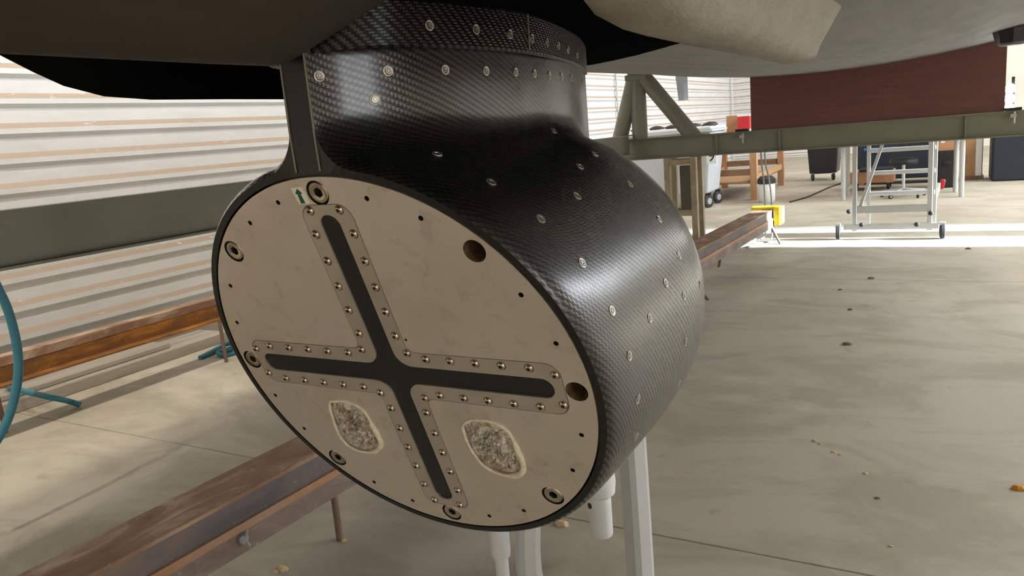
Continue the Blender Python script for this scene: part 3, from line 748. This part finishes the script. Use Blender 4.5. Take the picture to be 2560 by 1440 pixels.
# ------------------------------------------------------------------ rusty rail on thin legs, running past the pod
rl = thing('steel_rail', (-1.65, 4.3, 0), 'long rusty steel rail on thin legs running behind the pod', 'steel rail')
def rx(y): return -1.80 + (y - 1.74) * .0475
RZ = .360
def railpart(name, prof, y0, y1, mat):
    V = [(rx(y) + a, y, b) for y in (y0, y1) for a, b in prof]; n = len(prof)
    mk(name, V, [(k, (k + 1) % n, n + (k + 1) % n, n + k) for k in range(n)] + [tuple(range(n))[::-1], tuple(range(n, 2 * n))], mat, rl)
railpart('top_flange', [(-.185, RZ), (0, RZ), (0, RZ - .012), (-.185, RZ - .012)], -.6, 8.2, 'rusttop')
railpart('web', [(-.004, RZ - .012), (-.004, RZ - .085), (-.016, RZ - .085), (-.016, RZ - .012)], -.6, 8.2, 'rustweb')
railpart('rust_lip', [(.010, RZ - .085), (.010, RZ - .110), (-.02, RZ - .110), (-.02, RZ - .085)], -.6, 8.2, 'rustfl')
railpart('bottom_flange', [(.006, RZ - .110), (.006, RZ - .180), (-.175, RZ - .180), (-.175, RZ - .172), (-.016, RZ - .172), (-.016, RZ - .110)], -.6, 8.2, 'railside')
for (x, y, s) in ((-1.82, 1.78, 1), (-1.50, 5.56, 1), (-1.745, 6.86, -1), (-1.42, 8.14, 1), (-1.92, 3.0, -1), (-1.73, 3.6, 1)):
    tube('leg', [(x, y, 0), (rx(y) + (-.01 if s > 0 else -.15), y - .01, RZ - .178)], .0125, 'rustleg', rl, 10)
# grey wing nut on the rail's lower flange
p = on(607, 1347, 0, rx(1.25) + .02)
kn = thing('wing_bolt', p, 'twisted grey wing bolt on the rusty rail, lower left', 'bolt')
lathe('bolt_head', [(.010, -.02), (.016, -.012), (.018, .0), (.014, .012), (.006, .016)], 'cable', p, kn, 12, frame_rot((1, -.4, .1)))
for s in (-1, 1): bar('wing', p + Vector((.01, 0, 0)), p + Vector((.02, .006, s * .028 + .004)), .010, .006, 'cable', kn)
tube('bolt_shank', [p + Vector((-.03, .004, 0)), p], .008, 'rustleg', kn, 8)
# yellow foam guard and white tape wrap on the rail's far end
g = thing('edge_guard', (rx(8.2), 8.2, RZ - .1), 'bright yellow foam guard on the far end of the rusty rail', 'foam guard')
x = rx(8.2)
box('guard_top', x - .22, x + .04, 8.14, 8.26, RZ + .001, RZ + .035, 'yellow', g, .008)
box('guard_face', x + .012, x + .075, 8.13, 8.26, RZ - .165, RZ + .035, 'yellow', g, .01)
box('guard_back', x + .078, x + .095, 8.15, 8.27, RZ - .15, RZ + .03, 'white', g, .004)
# ------------------------------------------------------------------ by the left wall
rr_ = thing('rusty_rail', (-4.3, 2.2, 0), 'bright orange rusty steel angle on thin legs along the corrugated wall', 'steel rail')
V = [(-4.3 + a, y, b) for y in (-1.5, 3.9) for a, b in ((-.09, .432), (0, .432), (0, .385), (-.008, .385), (-.008, .424), (-.09, .424))]
mk('upper_flange', V, [(k, (k + 1) % 6, 6 + (k + 1) % 6, 6 + k) for k in range(6)] + [tuple(range(6)), tuple(range(6, 12))], 'rusttop', rr_)
box('web', -4.312, -4.302, -1.5, 3.9, .300, .430, 'rustorange', rr_, .001)
box('lower_flange', -4.312, -4.23, -1.5, 3.9, .288, .300, 'rustorange', rr_, .001)
for (x, y) in ((-4.22, 3.32), (-4.40, 1.98), (-4.25, .6)): tube('leg', [(x, y, 0), (x, y, .290)], .012, 'rustleg', rr_, 10)
for k, (x0, x1, z0, z1, ye, lab) in enumerate(((-5.02, -4.70, 0, .075, 3.75, 'flat grey-brown board on the floor below the orange rail'), (-5.30, -5.03, 0, .16, 3.95, 'thick dusty timber on the floor against the corrugated wall'), (-4.98, -4.76, .076, .11, 3.3, 'narrow weathered board lying on top of the flat board'))):
    tag(box('plank', x0, x1, -1.6, ye, z0, z1, 'board', None, .006), lab, 'board', 'boards along the wall')
pth = [on(u, v, 0, -3.1) for u, v in ((-260, 560), (-60, 650), (2, 735), (33, 820), (46, 905), (38, 985), (12, 1065), (-40, 1140), (-150, 1210))]
tag(tube('blue_hose', spline(pth, 8), .0165, 'hose', None, 12), 'blue hose hanging in a loop at the left edge', 'hose')
pth = [fl(15, 965, .135), fl(60, 978, .135), fl(110, 990, .132), fl(150, 998, .10), fl(172, 1003, .05), fl(200, 1012, .018)]
tag(tube('blue_hose', spline(pth, 6), .017, 'hose', None, 10), 'short blue hose end lying on the floor beside the boards', 'hose')
pth = [fl(500, 895, .012), fl(530, 880, .02), fl(560, 862, .03), fl(585, 858, .05), fl(575, 872, .05), fl(545, 880, .03), fl(560, 888, .015), fl(590, 880, .02)]
tag(tube('blue_rope', spline(pth, 6), .018, 'hose', None, 10), 'tangled blue rope on the floor by a thin leg', 'rope')
# ------------------------------------------------------------------ light grey plastic stand below the pod
sd_ = thing('plastic_stand', (-.95, 1.95, 0), 'light grey moulded plastic stand with curved legs below the pod', 'stand')
def blade(name, path, w, th, mat, ang):
    V, F = [], []; c, s = cos(ang), sin(ang)
    pr = [(-w/2, -th/2+.012), (-w/2+.012, -th/2), (w/2-.022, -th/2), (w/2, -th/2+.016), (w/2, th/2-.012), (w/2-.012, th/2), (-w/2+.012, th/2), (-w/2, th/2-.012)]
    for i, p in enumerate(path):
        p = Vector(p)
        V += [p + Vector((c * a - s * b, s * a + c * b, 0)) for a, b in pr]
    n = len(pr)
    for i in range(len(path) - 1):
        for k in range(n): F.append((i*n+k, i*n+(k+1) % n, (i+1)*n+(k+1) % n, (i+1)*n+k))
    F += [tuple(range(n))[::-1], tuple(range((len(path)-1)*n, len(path)*n))]
    return smooth_by_angle(mk(name, V, F, mat, sd_), 30)
def zof(u, v, y): return on(u, v, 1, y)
Ya = 1.80
b = zof(1603, 1440, Ya); top = zof(1612, 1110, Ya)
blade('curved_leg', spline([(b.x - .002, Ya, 0), (b.x, Ya, b.z), (b.x - .001, Ya, (b.z + top.z) / 2), (b.x - .003, Ya, top.z - .03), (b.x - .006, Ya, top.z + .05), (b.x - .03, Ya + .02, top.z + .13), (b.x - .10, Ya + .08, top.z + .18)], 5), .070, .064, 'lgrey', radians(62))
Yb = 1.62
b = zof(1325, 1440, Yb); t_ = zof(1322, 1330, Yb)
blade('curved_leg', spline([(b.x + .012, Yb, 0), (b.x + .01, Yb, b.z - .05), (b.x, Yb, b.z + .02), (t_.x - .002, Yb, t_.z), (t_.x + .03, Yb, t_.z + .22), (t_.x + .10, Yb, t_.z + .30)], 5), .066, .052, 'lgrey', radians(50))
q = zof(1505, 1335, 2.0); q.z = max(q.z, .0); tp = zof(1508, 1240, 2.0)
lathe('tube_foot', [(.0335, 0), (.036, .008), (.036, tp.z - q.z), (.050, tp.z - q.z + .012), (.054, tp.z - q.z + .05), (.046, tp.z - q.z + .12), (.040, tp.z - q.z + .3)], 'white', (q.x, 2.0, q.z), sd_, 24)
lathe('foot_hole', [(.0095, -.002), (.0095, .002)], 'rubber', Vector((q.x, 2.0, q.z)) + Vector((-.022, -.030, tp.z - q.z - .025)), sd_, 14, frame_rot((-.6, -.8, 0)))
q2 = zof(1250, 1392, 1.62)
lathe('tube_foot', [(.018, 0), (.019, .008), (.019, q2.z), (.026, q2.z + .005), (.028, q2.z + .02), (.028, q2.z + .26)], 'white', (q2.x + .004, 1.62, 0), sd_, 24)
box('seat_plate', -1.15, -.80, 1.80, 2.10, .60, .64, 'lgrey', sd_, .012)
# ------------------------------------------------------------------ aluminium platform ladder
la = thing('rolling_ladder', (-.42, 8.42, 0), 'aluminium rolling ladder with two wheels on the sunlit floor', 'ladder')
LY, LR = 8.42, 9.3
for u in (2137, 2326):
    x = on(u, 450, 1, LY).x; box('front_post', x - .022, x + .022, LY - .02, LY + .02, .085, 1.42, 'alu', la, .004)
box('base_beam', -.84, .015, LY - .022, LY + .022, .100, .158, 'alu', la, .004)
box('front_rail', on(2140, 520, 1, LY).x, on(2324, 520, 1, LY).x, LY - .018, LY + .018, .265, .345, 'alu', la, .004)
bar('diagonal_brace', on(2150, 518, 1, LY + .03), on(2205, 362, 1, LY + .03) + Vector((.02, 0, .06)), .045, .03, 'alu', la)
xa, xb = on(2172, 430, 1, LR).x, on(2338, 430, 1, LR).x
for x in (xa, xb): box('rear_post', x - .02, x + .02, LR - .02, LR + .02, .02, 1.42, 'alu', la, .004)
for z in (.845, .60, .37): box('rung', xa, xb, LR - .03, LR + .03, z - .022, z + .022, 'alu', la, .004)
for x in (on(2137, 450, 1, LY).x, xb - .03): box('side_rail', x - .012, x + .012, LY, LR, 1.36, 1.41, 'alu', la, .003)
box('platform', -.72, -.05, LY, LR, 1.41, 1.44, 'alu', la, .004)
def wheel(x, y, r, wd, parent, ax=(1, .12, 0)):
    w_ = lathe('wheel', [(r * .25, -wd), (r * .55, -wd), (r * .8, -wd * 1.05), (r, -wd * .6), (r, wd * .6), (r * .8, wd * 1.05), (r * .55, wd), (r * .25, wd)], 'rubber', (x, y, r), parent, 24, frame_rot(ax))
    lathe('hub', [(r * .5, -wd * 1.04), (r * .5, wd * 1.04), (r * .15, wd * 1.2)], 'cable', (x, y, r), w_, 16, frame_rot(ax)).rotation_euler = (0, 0, 0)
for x in (-.895, .05):
    wheel(x, LY, .075, .02, la)
    box('wheel_fork', x - .028, x + .028, LY - .03, LY + .03, .135, .165, 'alu', la, .004)
for u, v in ((2154, 562), (2292, 561), (2122, 529), (2327, 533)):
    c = on(u, v, 1, LY - .03); lathe('black_knob', [(.018, -.012), (.024, 0), (.018, .018), (.004, .022)], 'rubber', c, la, 14, frame_rot((0, -1, 0)))
# ------------------------------------------------------------------ far end of the hall
# grey four-wheel container with sign
gc = thing('waste_container', (-3.65, 12.0, 0), 'large grey wheeled waste container with number sign behind the trestle', 'container')
V, F = boxvf(-4.35, -2.97, 11.45, 12.35, .22, 1.16); V = [((-3.66 + (x + 3.66) * (.86 if z < .5 else 1), 11.9 + (y - 11.9) * (.8 if z < .5 else 1), z)) for x, y, z in V]
bev(mk('body', V, F, 'greyplastic', gc), .03)
box('rim', -4.38, -2.94, 11.42, 12.38, 1.15, 1.19, 'greyplastic', gc, .01)
box('lid', -4.36, -2.96, 11.44, 12.36, 1.19, 1.235, 'white', gc, .015)
for (x, y) in ((-3.08, 11.62), (-4.2, 11.62), (-3.08, 12.2), (-4.2, 12.2)):
    wheel(x, y, .10, .025, gc, (1, -.5, 0)); box('caster_fork', x - .04, x + .04, y - .03, y + .05, .19, .225, 'rubber', gc, .004)
sg = box('sign', *sorted((on(1768, 390, 1, 11.48).x, on(1793, 390, 1, 11.48).x)), 11.43, 11.438, .68, .93, 'white', gc, .002)
fc = bpy.data.curves.new('digit', 'FONT'); fc.body = '9'; fc.size = .24; fc.align_x = 'CENTER'; fc.extrude = .0015
to = bpy.data.objects.new('digit_tmp', fc); dg = bpy.data.objects.new('sign_digit', bpy.data.meshes.new_from_object(to)); bpy.data.objects.remove(to)
dg.data.materials.clear(); dg.data.materials.append(M['rubber']); dg.rotation_euler = (pi / 2, 0, 0); link(dg, (WL[sg.name].x, 11.4285, .715), sg)
for k in range(5):
    x = -4.2 + .29 * k; y = 11.7 + .1 * (k % 2)
    V = []; F = []
    for i, (zz, r) in enumerate(((1.237, .11), (1.262, .10), (1.285, .065), (1.295, .02))): V += [(x + r * 1.1 * cos(q * pi / 5) * random.uniform(.8, 1.2), y + r * sin(q * pi / 5) * random.uniform(.8, 1.2), zz + random.uniform(0, .008)) for q in range(10)]
    F = [(i * 10 + q, i * 10 + (q + 1) % 10, i * 10 + 10 + (q + 1) % 10, i * 10 + 10 + q) for i in range(3) for q in range(10)] + [tuple(range(10))[::-1], tuple(range(30, 40))]
    tag(mk('rubbish_bag', V, F, 'blackplastic', None, True), 'crumpled black bag on the grey container lid, %s from the left' % ('first', 'second', 'third', 'fourth', 'fifth')[k], 'bag', 'bags on the container lid')
# timber workbench
wbn = thing('workbench', (-3.1, 13.7, 0), 'orange timber workbench with low shelf in front of the far wall', 'workbench')
for x in (-3.62, -2.57):
    for y in (12.5, 14.9): box('leg', x - .055, x + .055, y - .055, y + .055, 0, 1.02, 'wood', wbn, .006)
box('bench_top', -3.72, -2.47, 12.43, 15.0, 1.02, 1.06, 'wood', wbn, .006)
box('shelf', -3.6, -2.6, 12.55, 14.85, .26, .29, 'wood', wbn, .004)
for y in (12.47, 14.87): box('rail', -3.62, -2.57, y, y + .05, .40, .50, 'wood2', wbn, .004)
for x in (-3.64, -2.59): box('rail', x, x + .045, 12.5, 14.9, .30, .40, 'wood', wbn, .004)
p = on(1838, 320, 1, 12.7)
o = tag(box('cardboard_box', p.x - .13, p.x + .12, 12.66, 12.95, 1.06, 1.36, 'card', None, .006), 'brown cardboard box standing on the timber workbench', 'box')
p = on(1862, 320, 1, 12.55)
rb_ = thing('red_box', (p.x, 12.55, 1.06), 'small red and white box beside the brown box on the workbench', 'box')
box('case', p.x - .09, p.x + .10, 12.45, 12.61, 1.06, 1.34, 'red', rb_, .01); box('white_band', p.x - .095, p.x + .105, 12.445, 12.615, 1.06, 1.13, 'white', rb_, .004); box('lid', p.x - .095, p.x + .105, 12.445, 12.615, 1.33, 1.36, 'white', rb_, .006)
p = fl(1917, 505)
cn = thing('canister', p, 'white plastic canister with dark round lid beyond the rail end', 'canister')
lathe('drum', [(.11, 0), (.125, .02), (.128, .26), (.11, .30)], 'white', p, cn, 24); lathe('lid', [(.13, .29), (.138, .30), (.135, .36), (.09, .40), (.01, .41)], 'rubber', p, cn, 24)
# black wheelie bin
p0, p1 = fl(2022, 452), fl(2092, 452); bw = (p1 - p0).length / 2; c = (p0 + p1) / 2
bn = thing('wheelie_bin', c, 'black wheelie bin standing alone on the far floor', 'bin')
V, F = boxvf(c.x - bw * 1.0, c.x + bw * 1.0, c.y - .02, c.y + .66, .13, .92, .82); bev(mk('body', V, F, 'blackplastic', bn), .035, 3)
box('rim', c.x - bw * 1.12, c.x + bw * 1.12, c.y - .06, c.y + .70, .70, .93, 'blackplastic', bn, .03); box('lid', c.x - bw * 1.1, c.x + bw * 1.1, c.y - .05, c.y + .72, .93, .99, 'blackplastic', bn, .02)
for s in (-.62, .62):
    wheel(c.x + s * bw, c.y + .06, .075, .02, bn, (1, .4, 0)); box('caster_fork', c.x + s * bw - .03, c.x + s * bw + .03, c.y + .03, c.y + .09, .115, .145, 'greyplastic', bn, .004)
# metal-legged table
tb = thing('metal_table', (-.45, 12.5, 0), 'long table with grey tube legs behind the ladder', 'table')
for (u, v) in ((2108, 500), (2119, 487), (2403, 492), (2388, 480)):
    p = fl(u, v); tube('leg', [p, (p.x, p.y, .80)], .032, 'lgrey', tb, 12)
box('table_top', -1.3, .42, 11.95, 13.1, .80, .83, 'greyplastic', tb, .006)
# stack of dark crates and boxes
p0, p1 = on(2140, 440, 1, 14.2).x, on(2345, 440, 1, 14.2).x
ct = thing('storage_crate', ((p0 + p1) / 2, 14.4, 0), 'big navy storage crate with blue straps behind the ladder', 'crate')
box('body', p0, p1, 14.2, 14.9, .09, .92, 'navy', ct, .02); box('lid', p0 - .02, p1 + .02, 14.18, 14.92, .92, 1.0, 'navy', ct, .015)
for z, s in ((.80, .42), (.58, .40)): box('strap', p0 + .12, p0 + .12 + (p1 - p0) * s, 14.185, 14.2, z, z + .045, 'blue', ct, .003)
for x in (p0 + .08, p1 - .08): box('skid', x - .05, x + .05, 14.2, 14.9, 0, .09, 'wood2', ct, .004)
q0, q1 = on(2125, 470, 1, 13.5).x, on(2236, 470, 1, 13.5).x
pa = thing('low_crate', ((q0 + q1) / 2, 13.5, 0), 'low brown wooden dolly crate in front of the navy crate', 'crate')
box('body', q0, q1, 13.3, 13.85, .12, .30, 'card', pa, .006); box('dark_lid', q0 + .15, q1 - .02, 13.28, 13.8, .30, .34, 'blackplastic', pa, .006)
for x in (q0 + .08, q1 - .08):
    for y in (13.36, 13.78): wheel(x, y, .055, .016, pa, (1, .3, 0))
    box('runner', x - .03, x + .03, 13.32, 13.82, .105, .125, 'wood2', pa, .003)
q0, q1 = on(2342, 470, 1, 13.3).x, on(2392, 470, 1, 13.3).x
bk = thing('equipment_case', ((q0 + q1) / 2, 13.5, 0), 'black upright equipment case beside the table legs', 'case')
box('body', q0, q1, 13.3, 13.75, .0, .56, 'blackplastic', bk, .02); box('handle', q0 + .08, q1 - .08, 13.27, 13.3, .36, .41, 'rubber', bk, .006)
cb = thing('cardboard_box', ((q0 + q1) / 2, 13.5, .56), 'brown cardboard box with pale labels on the black case', 'box')
box('carton', q0 - .01, q1 + .03, 13.32, 13.75, .56, .84, 'card', cb, .006)
for a in (.04, .24): box('paper_label', q0 + a, q0 + a + .05, 13.316, 13.321, .68, .76, 'white', cb, .001)
q0, q1 = on(2412, 450, 1, 14.5).x, on(2455, 450, 1, 14.5).x
wc = thing('wooden_crate', ((q0 + q1) / 2, 14.7, 0), 'tall wooden crate with a metal corner strip right of the table', 'crate')
box('body', q0, q1, 14.5, 15.0, 0, .82, 'wood', wc, .008); box('corner_strip', q0 + .14, q0 + .23, 14.488, 14.5, .05, .80, 'alu', wc, .002); box('plinth', q0 - .01, q1 + .02, 14.47, 15.0, .0, .06, 'wood2', wc, .004)
q0 = on(2478, 440, 1, 14.0).x
nb_ = thing('storage_bin', (q0 + .55, 14.3, 0), 'large navy storage bin at the right edge of the picture', 'bin')
box('body', q0, q0 + 1.15, 14.0, 14.75, .0, .74, 'navy', nb_, .03); box('lid', q0 - .03, q0 + 1.18, 13.97, 14.78, .74, .84, 'navy', nb_, .02)
# swivel stool base on casters
c = fl(2258, 492); c.z = 0
stl = thing('swivel_stool', c, 'swivel stool base on black casters seen through the ladder', 'stool')
for k in range(5):
    a = 2 * pi * k / 5 + .4; e = c + Vector((.29 * cos(a), .29 * sin(a), 0))
    bar('foot_arm', c + Vector((0, 0, .12)), e + Vector((0, 0, .085)), .04, .025, 'alu', stl); wheel(e.x, e.y, .032, .014, stl, (cos(a + 1), sin(a + 1), 0))
tube('gas_column', [c + Vector((0, 0, .1)), c + Vector((0, 0, .46))], .022, 'alu', stl, 12)
lathe('seat', [(.02, .46), (.17, .47), (.19, .50), (.18, .54), (.12, .56)], 'blackplastic', c, stl, 24)
# white pole with red grip
p = fl(2326, 540); p2 = on(2346, 462, 1, p.y + .1)
jk = thing('jack_handle', p, 'leaning white pole with a red grip at the ladder right side', 'handle')
tube('pole', [p, p2], .024, 'white', jk, 12); tube('cream_sleeve', [p2 - (p2 - p).normalized() * .09, p2 + (p2 - p).normalized() * .02], .03, 'sticker', jk, 12)
r_ = on(2356, 458, 1, p.y + .1); tube('red_grip', spline([r_ + Vector((-.01, 0, -.07)), r_ + Vector((.0, 0, -.02)), r_ + Vector((.008, 0, .045))], 4), [.016] * 3 + [.024] * 3 + [.028] * 2 + [.018], 'red', jk, 12)
bar('grip_arm', p2 - (p2 - p).normalized() * .02, r_ + Vector((-.01, 0, -.065)), .015, .015, 'alu', jk)
# cables hanging from the beam to the floor by the rail end
for k, (u0, u1) in enumerate(((1902, 1914), (1912, 1930))):
    y = 8.42; pth = [on(u0, 372, 1, y), on(u0 + 2, 410, 1, y), on((u0 + u1) / 2, 440, 1, y), on(u1 - 2, 490, 1, y)]
    e = on(u1, 560, 1, y); pth += [e, fl(u1 - 2, 590 + 9 * k, .02), fl(u1 - 25 + 8 * k, 601 + 9 * k, .01), fl(u1 - 60 + 14 * k, 604 + 9 * k, .01)] + ([fl(u1 - 80, 598, .01), fl(u1 - 66, 592, .01)] if k == 0 else [fl(u1 - 62, 619, .01)])
    tag(tube('power_cable', spline(pth, 6), .0085, 'cable', None, 8), 'grey cable hanging from the beam behind the rail end, %s one' % ('left' if k == 0 else 'right'), 'cable', 'cables by the rail end')
pth = [fl(1975, 505, .008), fl(2020, 492, .008), fl(2070, 470, .008), fl(2105, 458, .008), fl(2130, 455, .008)]
tag(tube('floor_cable', spline(pth, 6), .014, 'rubber', None, 8), 'dark cable lying across the floor towards the table', 'cable')
# vertical conduits on the far left wall
for u in (1543, 1828):
    y = on(u, 240, 0, XL + .05).y
    tag(tube('wall_conduit', [(XL + .05, y, .0), (XL + .05, y, 4.5)], .02, 'lgrey', None, 8), 'thin vertical conduit on the corrugated wall, %s' % ('left of the tube pylon' if u < 1600 else 'by the far corner'), 'conduit', 'conduits on the wall')
# work light: three LED heads
p = on(2520, 242, 1, 7.62)
wl_ = thing('work_light', (p.x + .03, 7.66, 1.2), 'bright three-lamp LED work light standing on the beam at the right', 'lamp')
tube('stand_pole', [(p.x + .035, 7.66, 1.2), (p.x + .035, 7.66, 1.47)], .012, 'blackplastic', wl_, 10)
for v in (222, 247, 271):
    z = on(2520, v, 1, 7.62).z
    box('lamp_housing', p.x - .01, p.x + .05, 7.64, 7.66, z - .032, z + .032, 'blackplastic', wl_, .006)
    lathe('led_lens', [(.040, 0), (.039, .01), (.024, .016)], 'lamp', (p.x + .016, 7.64, z), wl_, 18, frame_rot((-.3, -1, 0)))
# crumbs and scraps on the floor
def scrap(u, v, size, mat, label, name='wood_chip', cat='debris'):
    c = fl(u, v); V = []; F = []
    for zz, r in ((0, 1), (.5, .9), (.85, .5)): V += [(c.x + size * r * 1.3 * cos(q * pi / 3.5) * random.uniform(.7, 1.2), c.y + size * r * .8 * sin(q * pi / 3.5) * random.uniform(.7, 1.2), zz * size * .8) for q in range(7)]
    F = [(i * 7 + q, i * 7 + (q + 1) % 7, i * 7 + 7 + (q + 1) % 7, i * 7 + 7 + q) for i in range(2) for q in range(7)] + [tuple(range(7))[::-1], tuple(range(14, 21))]
    tag(mk(name, V, F, mat), label, cat, 'scraps on the concrete floor')
for u, v, sz, lab in ((2038, 1103, .010, 'larger of two pale wood crumbs close together on the floor'), (2050, 1110, .007, 'smaller of two pale wood crumbs close together on the floor'), (2085, 1130, .009, 'pale wood crumb in a short row right of the crumb pair'),
                      (2100, 1137, .007, 'last pale wood crumb of the short row on the floor'), (2163, 1184, .008, 'single brown wood crumb below the crumb row'), (2228, 1366, .006, 'tiny pale crumb in the long floor shadow near the bottom')): scrap(u, v, sz, 'crumb', lab)
for u, v, sz, lab in ((2178, 697, .020, 'brown dirt clod on the floor below the ladder'), (2100, 725, .013, 'small reddish dirt clod left of the brown clod'), (2125, 775, .016, 'dirt clod on the floor midway between ladder and big clod'),
                      (2118, 862, .022, 'largest dirt clod on the open floor right of the pod'), (2420, 623, .02, 'dirt clod at the edge of the sunlit strip'), (2193, 1246, .008, 'thin dark splinter on the floor below the wood crumbs')): scrap(u, v, sz, 'clod', lab, 'dirt_clod')
scrap(2548, 1223, .02, 'orange', 'orange scrap on the floor at the right edge', 'orange_scrap')
scrap(706, 1424, .018, 'crumb', 'cream foam crumb on the floor at the bottom edge', 'foam_crumb'); scrap(690, 1430, .010, 'crumb', 'small crumb beside the cream foam crumb at the bottom', 'foam_crumb')
scrap(860, 1352, .010, 'crumb', 'white mortar crumb at the foot of the thin rail leg', 'mortar_crumb')
scrap(1405, 1312, .022, 'crumb', 'pale lump on the floor between the plastic stand legs', 'plaster_lump')
